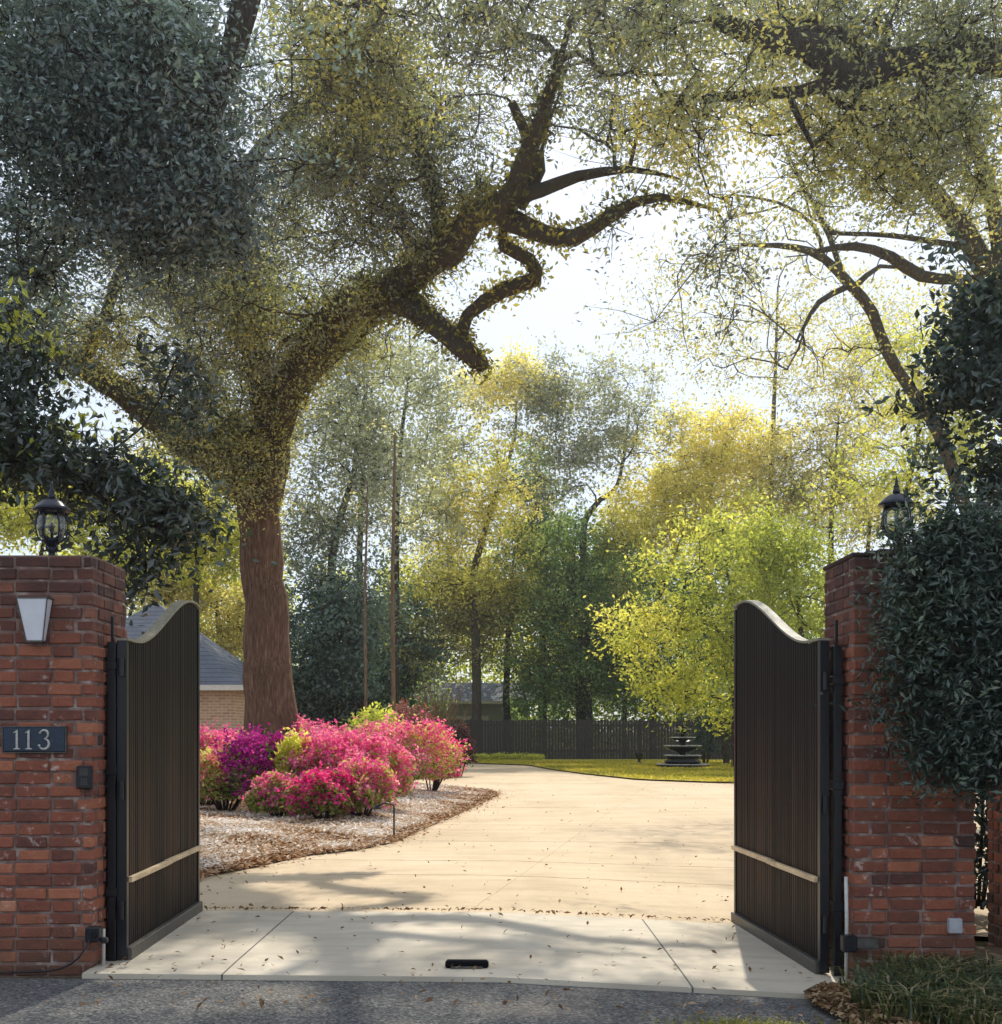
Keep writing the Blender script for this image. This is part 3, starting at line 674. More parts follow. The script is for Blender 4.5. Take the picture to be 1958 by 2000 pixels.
# ------------------------------------------------------------------ lanterns
def lantern(x, y, z, label):
    t = thing('pier_lantern', label, 'lantern', (x, y, z), 0, None)
    mb = MB(); mb.lathe([(0.058, 0), (0.060, 0.012), (0.040, 0.022), (0.024, 0.035), (0.020, 0.060), (0.032, 0.072), (0.022, 0.085), (0.03, 0.10), (0.052, 0.122), (0.060, 0.135), (0.056, 0.145), (0.01, 0.147)], k=18)
    for k in range(6):      # leaf scrolls under the bowl
        a = k * math.pi / 3 + .3; c, s_ = math.cos(a), math.sin(a)
        pts = [(r*c, r*s_, zz) for r, zz in ((.02, .075), (.045, .07), (.062, .085), (.06, .105), (.048, .108))]
        mb.tube(pts, [.005, .006, .006, .005, .003], 6)
    mb.build('base', M['blacklamp'], t, smooth=True)
    mb = MB()
    for k in range(6):
        a = k * math.pi / 3 + .3; c, s_ = math.cos(a), math.sin(a)
        pts = [(r*c, r*s_, zz) for r, zz in ((.052, .125), (.082, .155), (.094, .205), (.093, .26), (.080, .315))]
        mb.tube(catmull(pts, .02), .0055, 6)
        pts = [(r*c, r*s_, zz) for r, zz in ((.092, .215), (.106, .20), (.104, .182), (.094, .186))]
        mb.tube(catmull(pts, .01), .004, 5)
    mb.lathe([(.078, .312), (.086, .314), (.086, .322), (.078, .324)], k=18)
    mb.build('cage', M['blacklamp'], t, smooth=True)
    mb = MB(); mb.lathe([(.045, .140), (.070, .155), (.086, .205), (.085, .26), (.072, .312)], k=24)
    mb.build('glass_globe', M['glass'], t, smooth=True)
    mb = MB(); mb.lathe([(.008, .145), (.008, .19), (.014, .195), (.014, .225), (.009, .24), (.004, .25)], k=10); mb.build('candle_holder', M['blacklamp'], t, smooth=True)
    mb = MB(); mb.lathe([(.088, .318), (.112, .322), (.114, .330), (.098, .345), (.070, .375), (.040, .392), (.022, .396), (.012, .40)], k=24)
    r = mb.build('roof', M['blacklamp'], t, smooth=True)
    mb = MB(); mb.lathe([(.022, .392), (.024, .415), (.016, .43), (.020, .44), (.012, .452), (.009, .475), (.003, .505)], k=14); mb.build('finial', M['blacklamp'], r, smooth=True)
    return t
lantern(-2.81, 7.70, 2.497, 'black lantern with glass globe on the left brick pier')
lantern(2.50, 7.78, 2.545, 'black lantern with tall spire on the right brick pier beside the shrub')

# ------------------------------------------------------------------ wall lamp, plaque, intercom
YF = 7.37
t = thing('wall_lamp', 'white tapered wall lamp on the left brick pier above the number plaque', 'wall lamp', (-2.77, YF - .01, 1.97))
mb = MB(); a, b = .046, .088; d0, d1 = .055, .095
mb.add([(-a, -d0, .008), (a, -d0, .008), (a, 0, .008), (-a, 0, .008), (-b, -d1, .255), (b, -d1, .255), (b, 0, .255), (-b, 0, .255)], [(0,3,2,1),(4,5,6,7),(0,1,5,4),(1,2,6,5),(2,3,7,6),(3,0,4,7)])
mb.build('shade', M['frost'], t, bevel=0.003)
mb = MB(); mb.box(-.094, .094, -.101, 0.008, .256, .264); mb.box(-.05, .05, -.06, .008, -.002, .007)
for s_ in (-1, 1): mb.tube([(s_*.050, -.058, .0), (s_*.0925, -.098, .26)], .0035, 5)
mb.build('frame', M['steel'], t)
t = thing('number_plaque', 'dark blue house number plaque reading 113 on the left pier', 'plaque', (-2.79, YF - .006, 1.39))
mb = MB(); mb.box(-.187, .187, -.014, .008, -.074, .074); mb.build('plate', M['plaque'], t, bevel=.006)
mb = MB(); 
for (x0_, x1_, z0_, z1_) in ((-.187, .187, .074, .080), (-.187, .187, -.080, -.074), (-.193, -.187, -.08, .08), (.187, .193, -.08, .08)): mb.box(x0_, x1_, -.012, .008, z0_, z1_)
mb.build('frame', M['steel'], t)
def numeral_one(cx):
    mb = MB(); y0, y1 = -.021, -.013
    def poly(pts):
        n = len(pts); mb.add([(cx + x, y0, z) for x, z in pts] + [(cx + x, y1, z) for x, z in pts], [tuple(range(n)), tuple(range(2*n-1, n-1, -1))] + [(i, n + i, n + (i+1) % n, (i+1) % n) for i in range(n)])
    poly([(-.006, -.05), (.006, -.05), (.006, .058), (.002, .058), (-.006, .052)])
    poly([(-.019, -.058), (.019, -.058), (.019, -.0535), (.0062, -.0500), (-.0062, -.0500), (-.019, -.0535)])
    poly([(-.0062, .052), (-.020, .043), (-.020, .039), (-.0062, .044)])
    return mb
for cx in (-.100, -.030): numeral_one(cx).build('numeral', M['numeral'], t)
mb = MB(); cx = .062
def arc(cx, cz, r, a0, a1, n=14): return [(cx + r * math.cos(R(a0 + (a1-a0)*i/(n-1))), -.017, cz + r * math.sin(R(a0 + (a1-a0)*i/(n-1)))) for i in range(n)]
top = arc(cx, .031, .025, 160, -80); wt = [.006 if i == 0 else .003 + .0045 * math.sin(math.pi * i / 13) for i in range(14)]
mb.tube(top, wt, 8); mb.tube(arc(cx - .001, -.026, .031, 88, -160), [.0025 + .006 * math.sin(math.pi * min(i, 13) / 13) for i in range(14)], 8)
mb.lathe([(.001, 0), (.001, 0.001)], 9, 9, 4) if False else None
for bx_, bz_ in ((cx - .023, .040), (cx - .029, -.036)):
    mb.tube([(bx_, -.021, bz_), (bx_, -.013, bz_)], .0075, 10)
mb.build('numeral', M['numeral'], t, smooth=True)
t = thing('intercom_box', 'small black intercom box at the edge of the left pier', 'intercom', (-2.482, YF - .008, 1.165))
mb = MB(); mb.box(-.050, .042, -.030, .008, -.069, .069); mb.build('case', M['black'], t, bevel=.006)
mb = MB()
for i in range(3):
    for j in range(3): mb.box(-.020 + i*.014, -.011 + i*.014, -.033, -.0302, -.045 + j*.014, -.036 + j*.014)
mb.build('keypad', M['steel'], t)
mb = MB()
for j in range(5): mb.box(-.028, .020, -.0325, -.0302, .012 + j*.009, .016 + j*.009)
mb.build('speaker_grille', M['steel'], t)

# photo eyes, conduits, cable
t = thing('sensor_box', 'black safety sensor bracket low on the left pier corner', 'sensor', (-2.415, 7.33, .23))
mb = MB(); mb.box(-.055, .03, -.03, .05, -.045, .045); mb.box(.03, .07, -.012, .03, -.055, -.02); mb.build('housing', M['black'], t, bevel=.008)
mb = MB(); mb.tube([(.0, -.030, .0), (.0, -.038, .0)], .018, 12); mb.build('lens', M['castiron'], t)
t = thing('sensor_box', 'black safety sensor bracket low on the right pier corner', 'sensor', (2.085, 7.36, .17))
mb = MB(); mb.box(-.045, .04, -.03, .05, -.05, .05); mb.build('housing', M['black'], t, bevel=.008)
mb = MB(); mb.box(.04, .17, -.01, .06, -.03, .03); mb.build('bracket', M['steel'], t, bevel=.003)
o = MB(); o.box(2.70, 2.78, 7.41, 7.455, .22, .31); tag(o.build('outlet_cover', M['plastic'], bevel=.006), 'small grey outlet cover low on the right pier face', 'outlet')
o = MB(); o.tube([(-2.412, 7.47, -.01), (-2.412, 7.47, .20), (-2.412, 7.47, .24)], .011, 8); tag(o.build('conduit_pipe', M['conduit'], smooth=True), 'short white conduit pipe beside the left gate post', 'conduit')
o = MB(); o.tube([(2.085, 7.44, -.1), (2.09, 7.44, .3), (2.085, 7.44, .56)], .011, 8); tag(o.build('conduit_pipe', M['conduit'], smooth=True), 'tall white conduit pipe beside the right gate post', 'conduit')
o = MB(); o.tube(catmull([(-2.44, 7.30, .20), (-2.50, 7.29, .10), (-2.62, 7.30, .03), (-2.85, 7.29, .012), (-3.4, 7.27, .010)], .05), .006, 6); tag(o.build('cable', M['black'], smooth=True), 'thin black cable trailing along the foot of the left pier', 'cable')
o = MB(); o.box(-.335, -.075, 7.36, 7.44, gf(-.2, 7.4) + .02, .062); ob = o.build('gate_stop', M['rubber'], bevel=.012, jitter=.002); tag(ob, 'low black metal gate stop fixed in the middle of the apron', 'gate stop')
ob2 = MB(); ob2.box(-.30, -.11, 7.345, 7.36, .022, .034); ob2.build('lip', M['steel'], ob, bevel=.002)

# ------------------------------------------------------------------ gate leaves and posts
def leaf_top(t): return 2.0 + 0.42 * float(sstep(0.10, 0.88, t)) - 0.02 * float(sstep(0.92, 1.0, t))
def gate_leaf(hx, hy, fx, fy, s, zb, label):
    ang = math.atan2(fy - hy, fx - hx); L = math.hypot(fx - hx, fy - hy)
    t = thing('gate_leaf', label, 'gate', (hx, hy, zb), ang)
    dz = -zb; o_ = 0.07       # the foot of the leaf above the slab
    H = lambda u: leaf_top(u) + dz
    mb = MB(); n = 21; w_ = (L - .10) / n
    for i in range(n):
        xa = .05 + i * w_; xb = xa + w_; tn = rnd.random(); yb = rnd.uniform(-.0015, .0015)
        prof = [(xa + .001, .010), (xa + .007, .020), (xa + w_*.46, .0205), (xa + w_*.5, .0235), (xa + w_*.54, .0205), (xb - .007, .020), (xb - .001, .010), (xb - .001, -.012), (xa + .001, -.012)]
        k = len(prof); vs = [(x, s * (y + yb), o_) for x, y in prof] + [(x, s * (y + yb), H(x / L) - .004) for x, y in prof]
        fs = [(j, (j+1) % k, k + (j+1) % k, k + j) for j in range(k)] + [tuple(range(k-1, -1, -1)), tuple(range(k, 2*k))]
        mb.add(vs, fs, tn)
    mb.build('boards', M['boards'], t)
    # frame: stiles, bottom rail, back rails
    mb = MB(); mb.box(0, .05, -.03, .03, .03, H(0) + .0); mb.box(L - .045, L, -.03, .028, .03, H(1.0) - .01)
    for z0_ in (.10, 1.55): mb.box(.05, L - .045, min(-s*.014, -s*.045), max(-s*.014, -s*.045), z0_, z0_ + .05)
    mb.build('frame', M['black'], t, bevel=.003)
    mb = MB(); ya, yb = sorted((s * .012, s * .055)); mb.box(.02, L - .01, ya, yb, .02, .10); mb.build('bottom_rail', M['steel'], t, bevel=.004)
    mb = MB(); ya, yb = sorted((s * .022, s * .052)); zr = .50 + dz
    mb.box(.045, L * .47, ya, yb, zr, zr + .034); mb.box(L * .472, L - .01, ya, yb, zr + .006, zr + .040)
    mb.box(L*.43, L*.52, *sorted((s * .052, s * .056)), zr + .004, zr + .036)
    mb.build('mid_rail', M['tanrail'], t, bevel=.003)
    mb = MB(); K = 40; vs = []
    for i in range(K + 1):
        u = i / K; x = .0 + L * u; z = H(u)
        vs += [(x, -s * .032, z + .0), (x, s * .040, z + .0), (x, s * .040, z + .016), (x, -s * .032, z + .016)]
    fs = [(4*i + j, 4*i + (j+1) % 4, 4*i + 4 + (j+1) % 4, 4*i + 4 + j) for i in range(K) for j in range(4)] + [(0, 1, 2, 3), (4*K+3, 4*K+2, 4*K+1, 4*K)]
    mb.add(vs, fs); mb.build('cap_strip', M['capstrip'], t)
    for zh in (.28, 1.02, 1.78):
        mb = MB(); mb.tube([(-.018, 0, zh), (-.018, 0, zh + .11)], .017, 10); mb.box(-.018, .0, -.004, .004, zh + .01, zh + .1); mb.build('hinge', M['black'], t)
    return t
gate_leaf(-2.342, 7.60, -2.404, 9.70, -1, .0, 'dark wooden gate leaf standing open next to the pier with the 113 plaque')
gate_leaf(2.00, 7.60, 1.863, 9.70, 1, -.085, 'dark wooden gate leaf standing open next to the shrub-covered pier')
for (x, z0, z1, lb) in ((-2.402, -.03, 2.15, 'black steel gate post bolted to the left brick pier'), (2.078, -.12, 2.13, 'black steel gate post bolted to the right brick pier')):
    t = thing('gate_post', lb, 'post', (x, 7.62, z0)); h = z1 - z0
    mb = MB(); mb.box(-.026, .026, -.035, .035, 0, h - .16); mb.build('shaft', M['black'], t, bevel=.004)
    mb = MB(); mb.box(-.012, .006, -.012, .012, h - .17, h); mb.build('spike', M['black'], t, bevel=.004)
    for zz_ in (.45, 1.2, 1.85):
        mb = MB(); mb.box(-.034, .034, -.041, .041, zz_, zz_ + .05); mb.build('bracket', M['black'], t, bevel=.003)

# ------------------------------------------------------------------ garage behind, shed beyond the fence, fence
t = thing('brick_garage', 'low tan brick garage with a slate blue hip roof behind the oak', 'garage', (-10.72, 38.3, 0))
mb = MB(); mb.box(-3.1, 3.1, -3.1, 3.1, -.1, 2.66); mb.build('wall', M['housebrick'], t)
mb = MB(); e = 3.42; z0 = 2.72; mb.add([(-e, -e, z0), (e, -e, z0), (e, e, z0), (-e, e, z0), (0, 0, 5.42)], [(0,1,4), (1,2,4), (2,3,4), (3,0,4), (3,2,1,0)]); mb.build('roof', M['shingle'], t)
mb = MB()
for (a, b, c, d) in ((-e, e, -e-.02, -e+.01), (-e, e, e-.01, e+.02), (-e-.02, -e+.01, -e, e), (e-.01, e+.02, -e, e)): mb.box(a, b, c, d, 2.56, 2.715)
mb.build('fascia', M['white'], t)
mb = MB(); mb.box(-2.4, -1.1, -3.14, -3.08, .0, 2.1); mb.build('door', M['white'], t)
t = thing('shed', 'pale grey outbuilding showing over the fence between dark trunks', 'outbuilding', (-1.6, 70, 0))
mb = MB(); mb.box(-3.2, 3.2, -2, 2, 0, 2.95)
mb.build('wall', M['greywall'], t)
mb = MB(); mb.add([(-3.7, -2.6, 3.0), (3.7, -2.6, 3.0), (3.7, 2.6, 3.0), (-3.7, 2.6, 3.0), (-3.7, 0, 4.1), (3.7, 0, 4.1)], [(0,1,5,4), (2,3,4,5), (1,2,5), (3,0,4), (3,2,1,0)]); mb.build('roof', M['shingle'], t)
mb = MB(); mb.box(-3.7, 3.7, -2.66, -2.61, 2.86, 3.02); mb.build('fascia', M['white'], t)
mb = MB(); mb.box(-1.9, .9, -2.05, -2.002, .02, 2.2); mb.build('garage_door', M['white'], t)
t = thing('wood_fence', 'dark weathered board fence across the back of the yard', 'fence', (8, 58, 0))
mb = MB(); x = -24.0
while x < 22:
    w_ = rnd.uniform(.135, .15); h = 1.9 + rnd.uniform(-.03, .03) + .02 * math.sin(x); mb.box(x, x + w_ - .012, -.012 + rnd.uniform(-.004, .004), .012, .02, h, rnd.random()); x += w_
mb.build('boards', M['fence'], t, bevel=0)
mb = MB()
for z in (.4, 1.6): mb.box(-24, 22, .014, .06, z, z + .09)
mb.build('rail', M['fence'], t)
for k in range(19):
    mb = MB(); xx_ = -24 + 2.5 * k; mb.box(xx_, xx_ + .1, .062, .16, 0, 1.95); mb.build('fence_post', M['fence'], t)

# ------------------------------------------------------------------ fountain and garden bits
p = W(1334, 1503, 44.7)
t = thing('tiered_fountain', 'black cast iron tiered fountain standing on the lawn', 'fountain', (p[0], 44.7, .05))
mb = MB(); mb.lathe([(.95, 0), (.96, .03), (.96, .11), (.90, .13), (.62, .135)], k=32); mb.build('plinth', M['castiron'], t)
mb = MB(); mb.lathe([(.50, .13), (.60, .16), (.66, .22), (.68, .26), (.63, .27), (.55, .30), (.60, .35), (.66, .41), (.68, .45), (.63, .46), (.58, .40), (.10, .38)], k=32); mb.build('basin', M['castiron'], t, smooth=True)
mb = MB(); mb.lathe([(.12, .38), (.10, .5), (.14, .56), (.30, .60), (.55, .68), (.66, .76), (.68, .80), (.63, .80), (.30, .70), (.10, .70)], k=32); mb.build('lower_bowl', M['castiron'], t, smooth=True)
mb = MB(); mb.lathe([(.10, .70), (.09, .88), (.13, .93), (.32, .99), (.44, 1.06), (.47, 1.10), (.43, 1.10), (.20, 1.02), (.08, 1.02)], k=28); mb.build('middle_bowl', M['castiron'], t, smooth=True)
mb = MB(); mb.lathe([(.08, 1.02), (.06, 1.2), (.10, 1.25), (.22, 1.31), (.30, 1.37), (.31, 1.40), (.27, 1.40), (.12, 1.34), (.05, 1.34)], k=24); mb.build('upper_bowl', M['castiron'], t, smooth=True)
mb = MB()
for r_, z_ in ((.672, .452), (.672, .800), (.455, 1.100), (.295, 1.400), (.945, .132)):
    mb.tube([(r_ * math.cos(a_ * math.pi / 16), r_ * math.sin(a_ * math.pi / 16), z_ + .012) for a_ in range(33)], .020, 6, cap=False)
mb.build('glint_rim', M['glintrim'], t, smooth=True)  # pale rings added to stand for sky streaks on the bowls
mb = MB(); mb.lathe([(.05, 1.34), (.04, 1.44), (.09, 1.48), (.07, 1.56), (.03, 1.60), (.01, 1.68)], k=14); mb.build('finial', M['castiron'], t, smooth=True)
p = W(1249, 1485, 50)
t = thing('garden_urn', 'small dark urn standing at the back of the lawn left of the fountain', 'urn', (p[0], 50, .05))
mb = MB(); mb.lathe([(.14, 0), (.14, .05), (.06, .09), (.05, .16), (.14, .24), (.20, .36), (.18, .42), (.22, .47), (.17, .46), (.12, .42)], k=18); mb.build('bowl', M['castiron'], t, smooth=True)
def path_light(x, y, z, h, label, arm=0.0):
    t = thing('path_light', label, 'path light', (x, y, z))
    mb = MB(); mb.tube([(0, 0, -.05), (0, 0, h)], .012, 8); mb.lathe([(.03, 0), (.03, .02), (.012, .03)], k=10); mb.build('stake', M['black'], t, smooth=True)
    mb = MB()
    if arm: mb.tube([(0, 0, h), (-arm*.5, 0, h + .03), (-arm, 0, h - .01)], .011, 8); mb.lathe([(.055, h-.05), (.05, h-.03), (.015, h), (.008, h+.01)], -arm, 0, 14)
    else: mb.lathe([(.10, h), (.11, h + .01), (.05, h + .06), (.01, h + .09)], k=16)
    mb.build('lamp_head', M['black'], t, smooth=True); return t
path_light(-1.40, 16.1, bedz(-1.4, 16.1), .44, 'dark path light on a stake in the mulch by the drive', .22)
path_light(8.05, 43, .05, .85, 'dark path light at the lawn edge beside the right gate leaf')

# ------------------------------------------------------------------ azaleas and other shrubs
def shrub(name, label, cat, x, y, rx, ry, h, leafm, flow=None, fprob=0.5, n=5200, leaf=(.06, .026), fl=.05, bright=0.5, group=None, low=0.22, stems=16, z0=None, lump=.24, fside=None):
    z0 = bedz(x, y) if z0 is None else z0
    t = thing(name, label, cat, (x, y, z0), 0, group)
    u = rng.random(n) * 2 * math.pi; cz = rng.random(n) * 1.25 - .25; cz = np.clip(cz, -.35, 1)
    sr = np.sqrt(np.clip(1 - cz**2, 0, 1)); ph = rng.random(4) * 6
    lum = 1 + lump * np.sin(u * 3 + ph[0] + cz * 3) + lump * .8 * np.sin(u * 5 + ph[1]) * np.sin(cz * 6 + ph[2]) + .05 * rng.normal(size=n)
    dep = 1 - .34 * rng.random(n) ** 1.8 + .10 * np.abs(rng.normal(size=n)) * (rng.random(n) < .35)
    X = rx * sr**.8 * np.cos(u) * lum * dep; Y = ry * sr**.8 * np.sin(u) * lum * dep
    Z = h * (low + .13) + (h * (.87 - low)) * np.sign(cz) * np.abs(cz) ** .8 * (1 + .35 * (lum - 1)) * dep + .02 * rng.normal(size=n)
    Z = np.where(cz < 0, h * (low + .13) + h * .35 * cz + .04 * rng.normal(size=n), Z)
    ok = Z > .04; X, Y, Z, u, cz = X[ok], Y[ok], Z[ok], u[ok], cz[ok]; n = len(X)
    P = np.stack([X, Y, Z], 1)
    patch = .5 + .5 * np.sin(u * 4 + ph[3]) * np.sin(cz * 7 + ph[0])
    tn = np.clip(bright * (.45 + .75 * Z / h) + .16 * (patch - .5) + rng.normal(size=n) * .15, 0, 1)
    isf = np.zeros(n, bool)
    if flow:
        pf = fprob * 1.0 * (.16 + 1.25 * np.clip(Z / h, 0, 1) ** 1.6) * (.25 + 1.2 * patch)
        if fside is not None: pf = pf * (0.25 + 1.6 * (np.sign(fside) * X / rx > 0.25))
        isf = rng.random(n) < pf
    s = rng.uniform(.7, 1.3, n)
    L = P[~isf]; np_mesh('foliage', leaf_quads(L, leaf[0] * s[~isf], leaf[1] * s[~isf], .4), quads_of(len(L)), leafm, t, np.repeat(tn[~isf], 4))
    if flow:
        Fp = np.repeat(P[isf] * 1.03, 3, axis=0) + rng.normal(size=(isf.sum() * 3, 3)) * .022; k = len(Fp)
        np_mesh('flowers', leaf_quads(Fp, fl * rng.uniform(.7, 1.3, k), fl * .8 * rng.uniform(.7, 1.2, k), .5), quads_of(k), flow, t, np.repeat(np.clip(.5 + .3 * (np.repeat(patch[isf], 3) - .5) + rng.normal(size=k) * .22, 0, 1), 4))
    mb = MB()
    for k in range(stems):
        a = rnd.random() * 6.28; q = rnd.uniform(.25, .75)
        e = np.array([rx * q * math.cos(a), ry * q * math.sin(a), h * rnd.uniform(.45, .85)])
        b = np.array([e[0] * .22, e[1] * .22, -.03]); m_ = (b + e) / 2 + np.array([e[0] * .15, e[1] * .15, -.05])
        mb.tube([b, m_, e], [.018, .013, .005], 5, cap=False)
    mb.build('stems', M['darkbark'], t, smooth=True)
    return t
AZ = [  # sighting x, distance, half width in the sighting, height, petals, share, brightness, label
    (396, 21.5, 88, 1.24, 'pink', .66, .66, 'light pink azalea at the left end of the bed beside the open gate leaf'),
    (440, 20.0, 66, .98, 'coral', .25, .80, 'low azalea with pale green leaves in front of the light pink one'),
    (506, 19.8, 70, 1.19, 'magenta', .70, .38, 'deep purple magenta azalea at the foot of the oak trunk'),
    (606, 25.6, 64, 1.40, 'pink', .66, .64, 'pink azalea just right of the oak trunk at the back'),
    (660, 19.4, 84, 1.16, 'pink', .74, .66, 'large pink azalea in the middle of the bed'),
    (724, 20.6, 62, 1.08, 'pink', .62, .70, 'rounded pink azalea between the middle one and the yellow topped one'),
    (776, 24.6, 84, 1.36, 'pink', .42, .92, 'broad azalea with yellow green top and scattered pink flowers'),
    (842, 26.6, 42, 1.30, 'hotpink', .90, .62, 'hot pink azalea at the right end of the bed by the drive'),
    (632, 17.9, 50, .66, 'hotpink', .50, .50, 'low azalea with dark pink flowers at the front of the bed'),
    (708, 18.4, 50, .80, 'pink', .42, .85, 'low yellow green azalea at the front edge of the group'),
    (545, 18.6, 40, .62, 'pink', .30, .65, 'small pink azalea low in front of the purple one'),
    (320, 21.5, 80, 1.2, 'pink', .50, .50, 'pink azalea mostly hidden behind the left gate leaf')]
for (px_, D, hw, h, fm_, fp, br_, lb) in AZ:
    x = (px_ - CX) / F * D; r_ = hw / F * D
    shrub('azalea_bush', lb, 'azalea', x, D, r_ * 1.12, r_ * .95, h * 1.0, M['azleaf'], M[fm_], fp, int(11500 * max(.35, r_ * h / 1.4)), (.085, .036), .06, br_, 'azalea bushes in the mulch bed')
x = (577 - CX) / F * 19.4
shrub('leafy_shrub', 'small bright yellow green shrub between the purple and pink azaleas', 'shrub', x, 19.4, .27, .27, 1.2, M['lime'], None, 0, 2600, (.09, .04), .05, .75)
x = (735 - CX) / F * 34
shrub('leafy_shrub', 'green and yellow broad leaved shrub rising behind the azaleas', 'shrub', x, 34, .75, .6, 1.95, M['lime'], None, 0, 2600, (.16, .07), .05, .55, z0=0)
x = (797 - CX) / F * 37
shrub('burgundy_shrub', 'reddish burgundy shrub behind the azaleas right of the thin stems', 'shrub', x, 37, .75, .7, 2.15, M['red'], None, 0, 3000, (.13, .06), .05, .75, z0=0)
x = (660 - CX) / F * 44
shrub('burgundy_shrub', 'dark purple shrub in the shade right of the oak trunk', 'shrub', x, 44, 1.7, 1.2, 2.6, M['red'], None, 0, 5200, (.14, .07), .05, .12, z0=0)
x = (893 - CX) / F * 36
shrub('burgundy_shrub', 'dark reddish shrub at the left end of the visible fence', 'shrub', x, 38, .42, .42, 1.55, M['red'], None, 0, 1800, (.12, .05), .05, .3, z0=0)
shrub('gap_shade_shrub', 'dark evergreen shrub added as shade for the gap right of the right pier', 'shrub', 4.1, 10.6, 1.15, .7, 2.4, M['shrubleaf'], None, 0, 14000, (.09, .04), .05, .1, z0=-.05, low=.05)  # added to stand in for the dark shadow beside the pier
x = (1378 - CX) / F * 50
shrub('conical_shrub', 'dark pointed shrub against the fence right of the fountain', 'shrub', x, 50, .55, .5, 2.05, M['teal'], None, 0, 3000, (.10, .05), .05, .1, z0=0)
for k, (px_, D) in enumerate(((940, 55), (975, 56), (1010, 55.5), (1045, 54.5))):
    shrub('border_plant', ('low yellow green plant on the grass strip, leftmost along the fence foot', 'low yellow green plant on the grass strip, second from the left', 'low yellow green plant on the grass strip, third from the left', 'low yellow green plant on the grass strip, nearest the lawn corner')[k], 'plant', (px_ - CX) / F * D, D, .45, .3, .30, M['lime'], None, 0, 500, (.16, .03), .05, .7, 'low plants along the fence foot', z0=.05, stems=4)

def twig_shrub(name, label, x, y, h, spread, n, m, seed):
    r_ = random.Random(seed); t = thing(name, label, 'shrub', (x, y, 0)); mb = MB()
    for k in range(n):
        a = r_.random() * 6.28; q = spread * r_.random() ** .6; hh = h * r_.uniform(.6, 1)
        pts = [(0.12 * q * math.cos(a), .12 * q * math.sin(a), 0), (.45 * q * math.cos(a) + r_.uniform(-.08, .08), .45 * q * math.sin(a), hh * .5), (q * math.cos(a), q * math.sin(a), hh)]
        mb.tube(catmull(pts, .5), np.linspace(.022, .006, len(catmull(pts, .5))), 4, cap=False)
        for j in range(3):
            s0 = np.array(pts[1]) * (1 - j * .3) + np.array(pts[2]) * j * .3; e = s0 + np.array([r_.uniform(-.35, .35), r_.uniform(-.3, .3), r_.uniform(.3, .8)])
            mb.tube([s0, (s0 + e) / 2 + .04, e], [.010, .007, .004], 3, cap=False)
    mb.build('stems', m, t); return t
twig_shrub('bare_shrub', 'bare many stemmed crape myrtle shrub in front of the fence end', (862 - CX) / F * 40, 40, 3.3, 1.1, 46, M['stem'], 5)
twig_shrub('bare_shrub', 'bare brown twiggy shrub at the fence beside the right gate leaf', (1418 - CX) / F * 49, 49, 2.6, .8, 40, M['greybark'], 8)

# ------------------------------------------------------------------ trees
def L4(*a): return [np.array(p, float) for p in a]
# the live oak
tb = W(533, 1560, 25.5)
def seg(pts):   # (x, y, D, r)
    return [np.array([*W(x, y, D), r]) for x, y, D, r in pts]
main = seg([(533, 1575, 25.5, .62), (531, 1400, 25.5, .53), (523, 1250, 25.5, .47), (512, 1100, 25.5, .43), (505, 1000, 25.4, .43), (520, 900, 25.2, .50), (536, 810, 24.5, .36), (590, 700, 23.2, .32), (680, 612, 21.7, .31), (750, 590, 20.6, .29), (800, 530, 19.8, .26), (870, 500, 18.8, .23), (925, 420, 18, .20), (985, 395, 17.3, .17), (1020, 320, 16.8, .13), (1060, 230, 16, .10), (1090, 120, 15.4, .05)])
main[0][2] = 0.05
for p_ in main[6:]: p_[:3] += rng.normal(size=3) * .05
limbs = [main,
    seg([(508, 985, 25.4, .40), (450, 915, 25.6, .40), (350, 850, 26, .33), (260, 780, 26.2, .29), (170, 720, 26, .25), (60, 670, 25.5, .20), (-60, 600, 25, .14)]),
    seg([(535, 830, 24.6, .35), (500, 700, 24, .26), (470, 560, 23, .20), (440, 430, 22, .15), (400, 300, 21, .10)]),
    seg([(745, 585, 20.6, .22), (810, 600, 19.8, .20), (870, 650, 19.3, .17), (915, 686, 19.1, .16), (940, 712, 19.0, .13), (946, 722, 19.0, .06)]),
    seg([(902, 676, 19.2, .12), (912, 615, 19, .10), (985, 565, 18.7, .13), (1045, 545, 18.4, .12), (1035, 505, 18.2, .10), (985, 480, 18, .09), (985, 440, 17.8, .07)]),
    seg([(965, 405, 17.5, .17), (1040, 448, 17.4, .14), (1120, 465, 17.2, .12), (1200, 415, 17, .09), (1290, 385, 16.8, .06), (1400, 410, 16.6, .015)]),
    seg([(1010, 400, 17.5, .13), (1050, 330, 17.2, .12), (1040, 290, 17, .09), (1000, 200, 16.5, .06)]),
    seg([(1000, 388, 17.2, .12), (1055, 372, 17.1, .10), (1130, 345, 17, .08), (1230, 330, 16.7, .05), (1330, 350, 16.4, .015)]),
    seg([(560, 770, 24, .22), (650, 700, 23.4, .10), (720, 640, 22.8, .07), (760, 560, 22.4, .04)]),
    seg([(820, 540, 19.6, .17), (860, 440, 19.2, .14), (840, 330, 18.6, .10), (790, 230, 18, .06)]),
    seg([(150, 715, 26, .16), (200, 640, 25, .12), (230, 540, 24, .10), (300, 430, 23, .06)]),
    seg([(440, 430, 22, .14), (500, 300, 20, .11), (610, 200, 18, .09), (700, 110, 16.5, .08), (755, -20, 15.5, .09)]),
]
